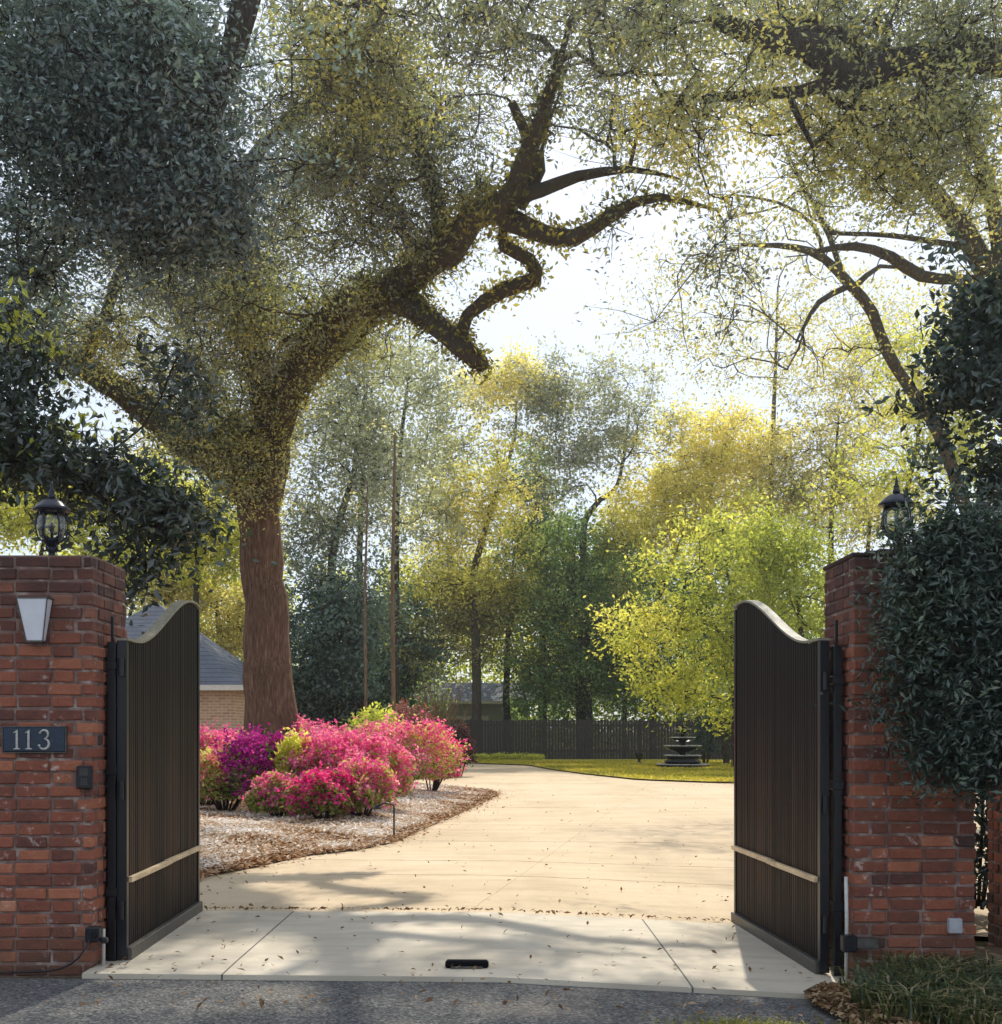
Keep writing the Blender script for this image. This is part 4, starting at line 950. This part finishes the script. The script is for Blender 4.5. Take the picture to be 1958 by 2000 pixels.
blobs = [
    blob(860, 260, 18.9, 290, 150, 1.2, 130, .28), blob(1120, 190, 17.8, 220, 150, 1.0, 130, .28), blob(1000, 70, 15.5, 330, 130, 1.6, 130, .45),
    blob(760, 410, 19.2, 150, 80, 1.2, 46, .34), blob(1230, 340, 17.6, 150, 90, .7, 60, .34), blob(1330, 480, 16.8, 90, 120, .8, 50, .30),
    blob(1400, 520, 15.5, 45, 110, .8, 34, .30), blob(640, 320, 18, 150, 160, 2.2, 110, .38), blob(700, 110, 16, 160, 120, 1.8, 100, .62),
    blob(500, 560, 22, 190, 150, 2.5, 200, .42), blob(300, 560, 24, 260, 150, 2.5, 200, .45), blob(150, 660, 25, 190, 70, 2, 70, .55),
    blob(600, 640, 22.5, 130, 90, 2, 90, .55), blob(400, 760, 25, 130, 80, 1.5, 80, .55), blob(480, 880, 24.7, 85, 85, .6, 90, .62), blob(430, 850, 25.3, 100, 60, .6, 50, .6), blob(1250, 60, 15, 120, 120, 1.5, 60, .6),
    (*blob(205, 650, 24, 55, 40, .4, 9, 1.2), 1), (*blob(480, 630, 22, 60, 50, .5, 8, 1.1), 1), (*blob(690, 100, 16, 90, 60, .8, 14, 1.0), 1), (*blob(1330, 240, 15, 70, 90, .8, 14, 1.05), 1),  # bright tints put the look of lit leaf clumps into the colour
    (*blob(640, 650, 22.6, 90, 50, .5, 22, .5), 1), (*blob(740, 560, 20.4, 90, 50, .5, 26, .5), 1), (*blob(830, 470, 18.9, 70, 50, .4, 18, .42), 1), (*blob(560, 760, 24, 60, 60, .5, 16, .55), 1), (*blob(900, 360, 18, 70, 50, .5, 16, .35), 1),
    blob(1170, 520, 16.5, 160, 90, 1.2, 44, .30), blob(700, 690, 24, 90, 60, 1.5, 18, .45), blob(1290, 620, 16, 80, 110, 1.0, 18, .5),
]
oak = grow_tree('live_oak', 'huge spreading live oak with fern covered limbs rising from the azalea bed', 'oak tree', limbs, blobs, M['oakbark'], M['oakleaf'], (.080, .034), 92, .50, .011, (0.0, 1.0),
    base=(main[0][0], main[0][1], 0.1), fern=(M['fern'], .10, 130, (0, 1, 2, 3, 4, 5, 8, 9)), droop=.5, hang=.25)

# near tree, upper left: big dark crown coming in over the left pier
lm = [L4((-6.4, 12.5, -.1, .30), (-6.5, 12.6, 2.5, .26), (-6.5, 12.8, 5, .22), (-6.3, 13, 7.5, .18), (-6.0, 13.2, 9.5, .12)),
      L4((-6.0, 12.2, 4.2, .16), (-5.4, 13.0, 5.6, .08), (-4.6, 13.2, 6.6, .05), (-3.8, 13.3, 7.2, .02)),
      L4((-6.2, 12.3, 3.0, .12), (-5.2, 11.6, 4.0, .09), (-4.4, 11.2, 4.0, .05), (-3.7, 11, 3.6, .03)),
      seg([(395, 330, 11.8, .05), (430, 180, 11.9, .09), (455, 100, 12, .13), (480, 0, 12.1, .15), (500, -150, 12.2, .18)])]
blobs = [blob(130, 120, 12, 300, 200, 1.6, 250, .38), blob(330, 160, 12, 120, 170, 1.2, 110, .36), blob(180, 350, 12, 250, 120, 1.3, 120, .26), blob(400, 380, 11.6, 75, 90, .8, 48, .08), blob(330, 450, 11.8, 110, 60, .8, 30, .1),
         blob(20, 560, 12, 90, 130, 1, 40, .25)]
grow_tree('broadleaf_tree', 'dark blue green tree filling the upper left above the pier', 'tree', lm, blobs, M['darkbark'], M['darkleaf'], (.070, .034), 105, .38, .008, (0.0, .92), droop=.6, maxlen=7)
lm = [L4((-5.4, 10.2, -.1, .16), (-5.3, 10.2, 1.6, .14), (-5.0, 10.1, 3.2, .11), (-4.5, 10.0, 4.4, .07)),
      L4((-5.1, 10.1, 2.6, .08), (-4.3, 10, 3.5, .06), (-3.6, 9.9, 3.6, .03), (-3.0, 9.9, 3.1, .015)),
      L4((-5.2, 10.1, 2.0, .07), (-4.5, 10, 2.7, .05), (-3.9, 9.9, 2.7, .03))]
blobs = [blob(50, 880, 10, 110, 70, .6, 34, .35), blob(220, 930, 10, 110, 60, .5, 30, .35), blob(310, 1000, 9.9, 80, 70, .4, 26, .32), blob(280, 1090, 9.8, 35, 60, .3, 8, .3), blob(20, 790, 10, 60, 70, .5, 12, .35), blob(40, 700, 10, 60, 50, .5, 10, .35),
         blob(60, 870, 10.5, 120, 70, .4, 16, 1.2), blob(30, 640, 10.5, 60, 60, .4, 6, 1.2), blob(340, 740, 10.2, 50, 60, .4, 9, .3)]
grow_tree('glossy_leaved_tree', 'small dark glossy leaved tree hanging behind the left lantern', 'tree', lm, blobs, M['darkbark'], M['glossyleaf'], (.088, .040), 56, .27, .006, (0.0, 1.0), droop=.8, hang=.35, maxlen=4)

# right: big oak limbs overhead and the leaning young tree
lm = [seg([(2250, 1420, 17, .42), (2230, 900, 16.5, .36), (2180, 400, 16, .32), (2060, 140, 15.5, .26), (1900, 110, 15, .20), (1760, 120, 14.6, .17), (1670, 155, 14.3, .16), (1610, 110, 14, .16), (1560, 82, 13.8, .15), (1480, 68, 13.6, .12), (1400, 40, 13.4, .08)]),
      seg([(1650, 158, 14.2, .08), (1560, 178, 14, .07), (1480, 185, 13.8, .06), (1380, 190, 13.6, .04)]),
      seg([(1540, 180, 14, .045), (1560, 230, 13.9, .035), (1590, 290, 13.9, .02)]),
      seg([(1700, 140, 14.4, .07), (1640, 60, 14, .05), (1540, 60, 13.6, .03)])]
lm[0][0][2] = -.2
blobs = [blob(1500, 120, 15.0, 180, 110, 1.3, 70, .72), blob(1750, 130, 15.6, 200, 150, 1.5, 84, .45), blob(1900, 60, 15, 120, 120, 1.5, 60, .3), blob(1400, 260, 13.8, 110, 130, 1.0, 50, .62), blob(1650, 270, 15, 200, 100, 1.3, 80, .66), blob(1600, 20, 14.6, 200, 60, 1.0, 50, .40), blob(1850, 300, 15, 130, 110, 1.2, 60, .5), blob(1350, 30, 13.6, 90, 60, 1, 26, .6)]
grow_tree('live_oak', 'live oak with dark crooked limb reaching in across the upper right', 'oak tree', lm, blobs, M['darkbark'], M['oakleaf'], (.072, .032), 90, .42, .008, (0.12, 1.0), droop=.4, hang=.2)

lm = [seg([(2010, 1440, 24, .30), (2000, 1100, 24, .27), (1985, 800, 24, .25), (1955, 600, 24, .23), (1900, 480, 23.7, .20), (1820, 370, 23.3, .17), (1700, 280, 23, .09), (1640, 230, 22.8, .05)]),
      seg([(1960, 540, 23.9, .16), (1940, 400, 23.5, .13), (1900, 260, 23, .10), (1850, 150, 22.5, .06)]),
      seg([(1880, 545, 23.8, .10), (1800, 540, 23.4, .12), (1740, 500, 23, .10), (1670, 480, 22.8, .08), (1600, 490, 22.6, .05)]),
      seg([(1985, 560, 24, .10), (1930, 548, 23.9, .11), (1870, 548, 23.8, .12)]),
      seg([(1868, 436, 23.5, .09), (1800, 340, 23.2, .08), (1700, 330, 22.8, .05), (1650, 305, 22.6, .03)]),
      seg([(1905, 484, 23.7, .07), (1740, 460, 23.1, .05), (1620, 455, 22.8, .04)])]
lm[0][0][2] = -.1
blobs = [blob(1700, 420, 23, 230, 160, 1.8, 150, .55), blob(1850, 320, 23.3, 150, 170, 1.6, 120, .5), blob(1560, 340, 22.6, 150, 130, 1.2, 80, .62), blob(1900, 560, 23.8, 90, 70, 1, 24, .6), blob(1500, 420, 22.6, 110, 90, 1, 24, .45), blob(1700, 560, 23.2, 130, 60, 1, 16, .6)]
grow_tree('shade_tree', 'tall grey trunked shade tree at the right edge with spring leaves', 'tree', lm, blobs, M['greybark'], M['olive2'], (.10, .045), 52, .62, .013, (0.2, 1.0), droop=.4, hang=.2)

lm = [seg([(1935, 1440, 28, .17), (1905, 1100, 28, .16), (1875, 960, 28, .15), (1835, 850, 27.8, .14), (1780, 760, 27.5, .13), (1735, 690, 27.2, .125), (1705, 610, 27, .12), (1660, 555, 26.7, .11), (1610, 505, 26.3, .09), (1550, 482, 26, .07), (1450, 478, 25.6, .03)]),
      seg([(1650, 548, 26.7, .08), (1620, 460, 26.5, .06), (1580, 380, 26.3, .045), (1540, 300, 26, .02)]),
      seg([(1655, 560, 26.7, .07), (1600, 590, 26.5, .06), (1570, 640, 26.3, .04), (1555, 670, 26.2, .02)]),
      seg([(1670, 560, 26.7, .07), (1720, 520, 26.8, .05), (1790, 530, 27, .03)]),
      seg([(1610, 505, 26.3, .05), (1590, 440, 26.1, .04), (1520, 395, 26, .03), (1430, 380, 25.8, .02)])]
lm[0][0][2] = -.1
blobs = [blob(1560, 450, 26, 180, 120, 1.5, 80, .5), blob(1470, 600, 26, 150, 100, 1.2, 54, .55), (*blob(1330, 600, 26.5, 130, 120, 1.2, 34, .55), 1), blob(1620, 650, 26.8, 110, 100, 1.2, 44, .65), blob(1420, 380, 25.8, 80, 80, 1, 16, .4), blob(1390, 660, 28, 130, 75, 1.2, 15, .5), blob(1750, 800, 27.5, 60, 70, .8, 12, .7)]
grow_tree('leaning_tree', 'slender tree leaning left over the yard behind the right lantern', 'tree', lm, blobs, M['greybark'], M['olive2'], (.095, .042), 40, .70, .012, (0.25, 1.0), droop=.3, hang=.2)

# dark foliage at the right edge above the shrub
lm = [L4((4.9, 9.4, -.2, .13), (4.7, 9.3, 2.0, .11), (4.4, 9.3, 3.6, .08), (4.0, 9.3, 4.6, .04)), L4((4.5, 9.3, 3.2, .05), (4.0, 9.25, 3.7, .035), (3.5, 9.2, 3.9, .015))]
blobs = [blob(1930, 640, 9.3, 80, 110, .5, 46, .3), blob(1900, 740, 9.3, 60, 50, .4, 20, .3), blob(1990, 900, 9.3, 90, 130, .5, 40, .3)]
grow_tree('glossy_leaved_tree', 'dark leafy tree poking in at the right edge above the shrub', 'tree', lm, blobs, M['darkbark'], M['shrubleaf'], (.085, .040), 60, .24, .006, (0.0, 1.0), droop=.6, maxlen=4, shade=False)
# the dark shrub against the right pier
lm = [L4((3.35, 7.15, -.15, .05), (3.3, 7.1, .8, .045), (3.15, 7.05, 1.5, .035), (2.9, 7.0, 2.2, .02)), L4((3.45, 7.2, -.15, .045), (3.5, 7.1, 1.0, .04), (3.4, 7.0, 1.9, .025), (3.2, 6.95, 2.6, .012)),
      L4((3.4, 7.15, -.15, .04), (3.6, 7.15, 1.2, .035), (3.8, 7.1, 2.2, .02), (3.9, 7.1, 2.9, .01))]
blobs = [blob(1860, 1180, 7.1, 110, 130, .24, 140, .40), blob(1940, 1310, 7.1, 165, 140, .26, 180, .32), blob(1880, 1400, 7.05, 110, 100, .22, 80, .40), blob(1960, 1100, 7.2, 120, 110, .25, 90, .42), blob(1790, 1230, 7.0, 50, 100, .12, 22, .55), blob(2060, 1280, 7.2, 160, 220, .3, 140, .35), blob(1900, 1480, 7.0, 100, 50, .15, 40, .35), blob(1780, 1110, 7.05, 40, 50, .1, 10, .55), blob(1840, 1060, 7.15, 60, 45, .15, 20, .5)]
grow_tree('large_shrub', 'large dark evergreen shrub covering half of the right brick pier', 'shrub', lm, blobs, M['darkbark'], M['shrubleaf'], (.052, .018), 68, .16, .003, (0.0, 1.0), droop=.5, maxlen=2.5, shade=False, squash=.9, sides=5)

# slender stems
for (px_, D, yt, r_, lb) in ((714, 36, 1000, .045, 'thin pale tree stem rising behind the azaleas, left one of a pair'), (768, 36, 900, .065, 'thin pale tree stem with dark side rising behind the azaleas, right one of a pair')):
    lm = [seg([(px_ + 2, 1450, D, r_ * 1.15), (px_, 1300, D, r_), (px_ - 1, 1150, D, r_ * .9), (px_ + 2, yt + 60, D, r_ * .7), (px_ + 4, yt - 60, D, r_ * .4)])]
    lm[0][0][2] = 0
    grow_tree('slender_tree', lb, 'tree', lm, [blob(px_ + 8, yt - 40, D, 60, 70, .8, 18, .5)], M['stem'], M['olive'], (.12, .05), 34, .45, .008, (0.2, 1.0), group='thin pale stems behind the azaleas')

# background trees: (label, material, bark, D, trunk sightings, r, blobs, tint, leaf, per)
BT = [
 ('tall grey green tree right of the oak trunk with dark forked stem', 'grey', 'darkbark', 46, [(640, 1440), (645, 1200), (655, 1050), (690, 930), (700, 850), (720, 740)], .22, [(640, 860, 110, 160, 60, .45), (700, 720, 90, 120, 40, .5), (610, 1050, 90, 130, 46, .35), (720, 980, 70, 100, 24, .6)], (.1, 1), .13, 80),
 ('dark evergreen mass low behind the oak trunk', 'teal', 'darkbark', 44, [(610, 1440), (612, 1300), (620, 1200), (630, 1120)], .18, [(620, 1230, 90, 110, 60, .4), (690, 1290, 70, 90, 44, .35), (590, 1340, 80, 60, 40, .3), (700, 1180, 60, 80, 24, .6)], (.1, 1), .13, 95),
 ('tall thin grey tree with sparse leaves left of the amber topped tree', 'grey', 'darkbark', 50, [(772, 1440), (774, 1200), (776, 1000), (785, 850), (800, 720), (800, 640)], .15, [(800, 800, 80, 130, 44, .5), (790, 960, 60, 90, 22, .55), (820, 720, 70, 60, 22, .45)], (.1, 1), .13, 66),
 ('amber topped tree with dark leaning trunk in the middle of the view', 'yellow', 'greybark', 54, [(932, 1440), (930, 1250), (925, 1130), (955, 1010), (985, 920), (1005, 860), (1010, 780)], .22, [(985, 755, 105, 50, 56, .85), (880, 1010, 95, 75, 58, .75), (985, 1000, 70, 90, 34, .72), (930, 880, 90, 60, 22, .45), (850, 1140, 80, 60, 26, .35), (980, 1150, 60, 70, 24, .4)], (.1, 1), .13, 78),
 ('tangled olive tree with hanging moss above the pale outbuilding', 'olive', 'darkbark', 52, [(930, 1440), (932, 1330), (925, 1230), (905, 1150), (880, 1090)], .26, [(870, 1210, 110, 80, 60, .42), (950, 1200, 70, 80, 44, .4), (810, 1290, 60, 40, 14, .5), (900, 1100, 90, 60, 24, .5)], (.05, .95), .12, 90),
 ('dark trunked olive tree between the outbuilding and the green tree', 'olive', 'darkbark', 55, [(992, 1440), (990, 1320), (995, 1200), (1005, 1080)], .2, [(1000, 1180, 60, 110, 34, .35), (1030, 1290, 40, 50, 16, .3)], (.05, .9), .12, 85),
 ('slim yellow green tree standing just in front of the dense dark green one', 'lime', 'darkbark', 47, [(1065, 1440), (1064, 1300), (1060, 1180), (1058, 1080)], .1, [(1050, 1130, 50, 90, 16, .75), (1075, 1260, 60, 60, 14, .7), (1200, 1260, 50, 70, 10, .6)], (.2, .95), .11, 60),
 ('small sunlit olive tree above the fence left of the fountain', 'olive', 'darkbark', 53, [(1220, 1440), (1222, 1340), (1226, 1240), (1230, 1160)], .12, [(1215, 1180, 60, 70, 22, .75), (1240, 1290, 60, 70, 20, .65), (1160, 1330, 70, 50, 16, .7)], (.2, 1), .11, 66),
 ('grey green open crowned tree against the bright sky gap', 'grey', 'darkbark', 60, [(1150, 1440), (1145, 1200), (1140, 1040), (1165, 985), (1205, 950), (1220, 880), (1230, 800)], .22, [(1150, 800, 130, 90, 56, .5), (1110, 900, 80, 90, 34, .35), (1240, 830, 80, 70, 26, .55), (1060, 760, 70, 60, 26, .45), (1210, 760, 100, 40, 20, .55)], (.05, .95), .13, 74),
 ('dense dark green tree rising over the middle of the fence', 'green', 'darkbark', 52, [(1135, 1440), (1132, 1300), (1125, 1150), (1120, 1060)], .22, [(1110, 1090, 95, 75, 60, .45), (1170, 1180, 90, 80, 60, .35), (1080, 1200, 80, 90, 50, .5), (1190, 1290, 90, 90, 60, .25), (1110, 1320, 100, 70, 56, .45)], (.05, 1), .13, 100),
 ('bright golden yellow tree with thin dark leaning trunk', 'yellow', 'darkbark', 57, [(1275, 1440), (1285, 1200), (1320, 1080), (1360, 1010), (1390, 940), (1405, 880)], .15, [(1400, 855, 120, 60, 76, .85), (1330, 950, 110, 70, 66, .7), (1450, 930, 80, 80, 50, .75), (1290, 1040, 110, 60, 50, .6), (1240, 1000, 60, 60, 22, .65), (1410, 1010, 120, 60, 34, .65)], (.12, .98), .13, 88),
 ('bright lime green tree hanging over the lawn behind the right gate leaf', 'lime', 'darkbark', 44, [(1440, 1440), (1435, 1330), (1430, 1200), (1420, 1100)], .16, [(1400, 1100, 130, 80, 46, .55), (1290, 1230, 80, 45, 30, .85), (1380, 1240, 110, 90, 46, .45), (1325, 1330, 75, 40, 34, .75), (1440, 1330, 70, 80, 44, .55), (1490, 1180, 90, 130, 60, .4)], (.08, 1), .13, 96),
 ('green leafed tree just left of the right brick pier', 'lime', 'darkbark', 40, [(1575, 1440), (1570, 1300), (1560, 1180), (1550, 1100)], .14, [(1540, 1110, 80, 90, 60, .35), (1580, 1200, 80, 70, 50, .4), (1500, 1060, 80, 50, 30, .45)], (.05, .9), .12, 90),
 ('greyish tree with upright dark trunk behind the golden tree', 'olive', 'darkbark', 58, [(1625, 1440), (1624, 1200), (1625, 1000), (1632, 900), (1640, 800)], .18, [(1610, 860, 110, 110, 50, .5), (1600, 990, 100, 70, 40, .45), (1530, 920, 70, 80, 30, .55), (1640, 740, 80, 80, 24, .5)], (.15, 1), .13, 70),
 ('yellow green tree behind the right lantern', 'lime', 'greybark', 48, [(1760, 1440), (1755, 1200), (1765, 1000), (1790, 880), (1800, 760)], .2, [(1790, 820, 110, 120, 50, .75), (1850, 700, 90, 100, 38, .7), (1730, 700, 60, 80, 16, .6), (1700, 960, 100, 60, 24, .7), (1880, 900, 90, 90, 40, .65)], (.15, 1), .13, 66),
 ('pale olive tree filling the gap between golden tree and right lantern', 'olive', 'greybark', 62, [(1690, 1440), (1690, 1200), (1700, 1020), (1715, 940)], .18, [(1680, 980, 100, 80, 40, .65), (1760, 1010, 70, 60, 24, .7), (1560, 1010, 70, 60, 26, .55), (1700, 840, 80, 80, 16, .6)], (.1, 1), .13, 66),
 ('yellow green tree left of the oak trunk above the garage roof', 'lime', 'greybark', 48, [(380, 1440), (382, 1250), (385, 1120), (395, 1020)], .2, [(400, 1000, 90, 60, 50, .8), (330, 1060, 90, 60, 34, .6), (440, 1080, 60, 60, 30, .6), (300, 960, 80, 50, 22, .6)], (.15, 1), .13, 80),
 ('pale grey green tree directly behind the garage roof', 'olive', 'greybark', 52, [(430, 1440), (430, 1280), (425, 1200), (420, 1150)], .2, [(420, 1180, 80, 70, 56, .75), (350, 1130, 80, 60, 44, .7), (460, 1250, 50, 60, 30, .5), (270, 1120, 70, 60, 26, .6)], (.15, 1), .13, 85),
 ('bright yellow green tree behind the left pier', 'lime', 'greybark', 44, [(60, 1440), (62, 1250), (75, 1120), (90, 1030)], .2, [(60, 1000, 110, 70, 60, .8), (190, 1000, 90, 60, 40, .7), (-30, 950, 90, 90, 40, .6), (230, 1100, 60, 60, 26, .6)], (.15, 1), .13, 80),
 ('olive tree with ashen leaves left of the oak trunk, high behind the fern limb', 'olive', 'greybark', 56, [(240, 1440), (240, 1200), (235, 1000), (225, 900)], .22, [(220, 960, 100, 60, 40, .5), (300, 880, 80, 50, 22, .5), (120, 940, 80, 60, 26, .45)], (.1, .95), .13, 66),
 ('tall airy yellow green tree rising high above the golden one', 'olive', 'greybark', 60, [(1500, 1440), (1500, 1150), (1508, 900), (1516, 700), (1520, 560)], .2, [(1480, 590, 130, 110, 44, .6), (1570, 700, 100, 80, 30, .65), (1400, 690, 80, 60, 18, .55), (1620, 570, 100, 90, 30, .6), (1740, 640, 90, 90, 28, .65), (1430, 500, 80, 60, 16, .5)], (.15, 1), .11, 52),
 ('dark tree standing far back between the amber and golden trees', 'green', 'darkbark', 66, [(1060, 1440), (1060, 1200), (1062, 1050), (1065, 950)], .24, [(1060, 1040, 80, 90, 40, .3), (1040, 930, 60, 70, 20, .4), (1230, 1110, 80, 60, 34, .35), (1020, 1140, 60, 90, 30, .3)], (.05, .95), .15, 85),
 ('dark tree standing far back behind the lime green tree', 'green', 'darkbark', 66, [(1330, 1440), (1330, 1280), (1335, 1180), (1340, 1120)], .24, [(1330, 1180, 120, 90, 60, .2), (1300, 1320, 120, 70, 56, .15), (1450, 1080, 100, 60, 34, .3), (1500, 1260, 90, 90, 40, .2)], (.05, .9), .15, 90),
 ('tall sparse grey tree high above the slender stems', 'grey', 'darkbark', 58, [(700, 1440), (702, 1200), (705, 1000), (715, 850), (730, 740)], .2, [(740, 800, 90, 110, 30, .6), (700, 900, 80, 90, 24, .5), (850, 880, 80, 90, 30, .45), (860, 1000, 60, 60, 16, .5)], (.15, 1), .14, 62),
 ('shadowy evergreen behind the left end of the fence', 'teal', 'darkbark', 62, [(790, 1440), (792, 1300), (795, 1200), (800, 1150)], .2, [(790, 1240, 80, 100, 50, .35), (750, 1330, 90, 60, 44, .3)], (.1, 1), .15, 90),
]
for (lb, lm_, bk, D, tr, r_, bl, tn, lf, per) in BT:
    if 900 < tr[0][0] < 1400 and D < 60: D = 60 + (tr[0][0] % 7) * .35; r_ *= 1.1      # their trunks stand beyond the fence
    n_ = len(tr); li = [[np.array([*W(x, y, D + .3 * k), r_ * (1 - .78 * k / (n_ - 1))]) for k, (x, y) in enumerate(tr)]]
    li[0][0][2] = 0
    bls = [blob(x, y, D, rx * 1.05, ry * 1.05, 1.6, int(n * 1.12), ts) for (x, y, rx, ry, n, ts) in bl]
    grow_tree('background_tree', lb, 'tree', li, bls, M[bk], M[lm_], (lf * 1.35 * max(1, D / 54), lf * .7 * max(1, D / 54)), per, .85 * max(1, D / 56), .014, tn, group='trees around the back of the yard', shade=True, sides=5, droop=.3)
# woods far behind everything
def woods(name, label, D0, D1, x0, x1, h0, h1, n, m, leaf, clear=None):
    yy = rng.uniform(D0, D1, n); c = rng.integers(0, 70, n); cx_ = np.linspace(x0, x1, 70) + rng.normal(size=70) * 1.2; cd_ = rng.uniform(D0, D1, 70); ch = rng.uniform(h0, h1, 70)
    a = rng.random(n) * 6.28; z = rng.random(n) ** .8; rr = 3.0 * np.sqrt(rng.random(n)) * (1.15 - z * .75)
    xx = cx_[c] + rr * np.cos(a); yy = cd_[c] + rr * np.sin(a); zz = .3 + z * ch[c] + rng.normal(size=n) * .4
    if clear is not None:
        ok = ~((xx > clear[0]) & (xx < clear[1])); xx, yy, zz, z, c = xx[ok], yy[ok], zz[ok], z[ok], c[ok]; n = len(xx)
    P = np.stack([xx, yy, np.maximum(zz, .1)], 1); s = rng.uniform(.7, 1.3, n)
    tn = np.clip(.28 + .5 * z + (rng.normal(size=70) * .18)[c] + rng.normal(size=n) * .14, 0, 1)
    o = np_mesh(name, leaf_quads(P, leaf * s, leaf * .55 * s, .4), quads_of(n), m, None, np.repeat(tn, 4)); tag(o, label, 'woods', kind='stuff')
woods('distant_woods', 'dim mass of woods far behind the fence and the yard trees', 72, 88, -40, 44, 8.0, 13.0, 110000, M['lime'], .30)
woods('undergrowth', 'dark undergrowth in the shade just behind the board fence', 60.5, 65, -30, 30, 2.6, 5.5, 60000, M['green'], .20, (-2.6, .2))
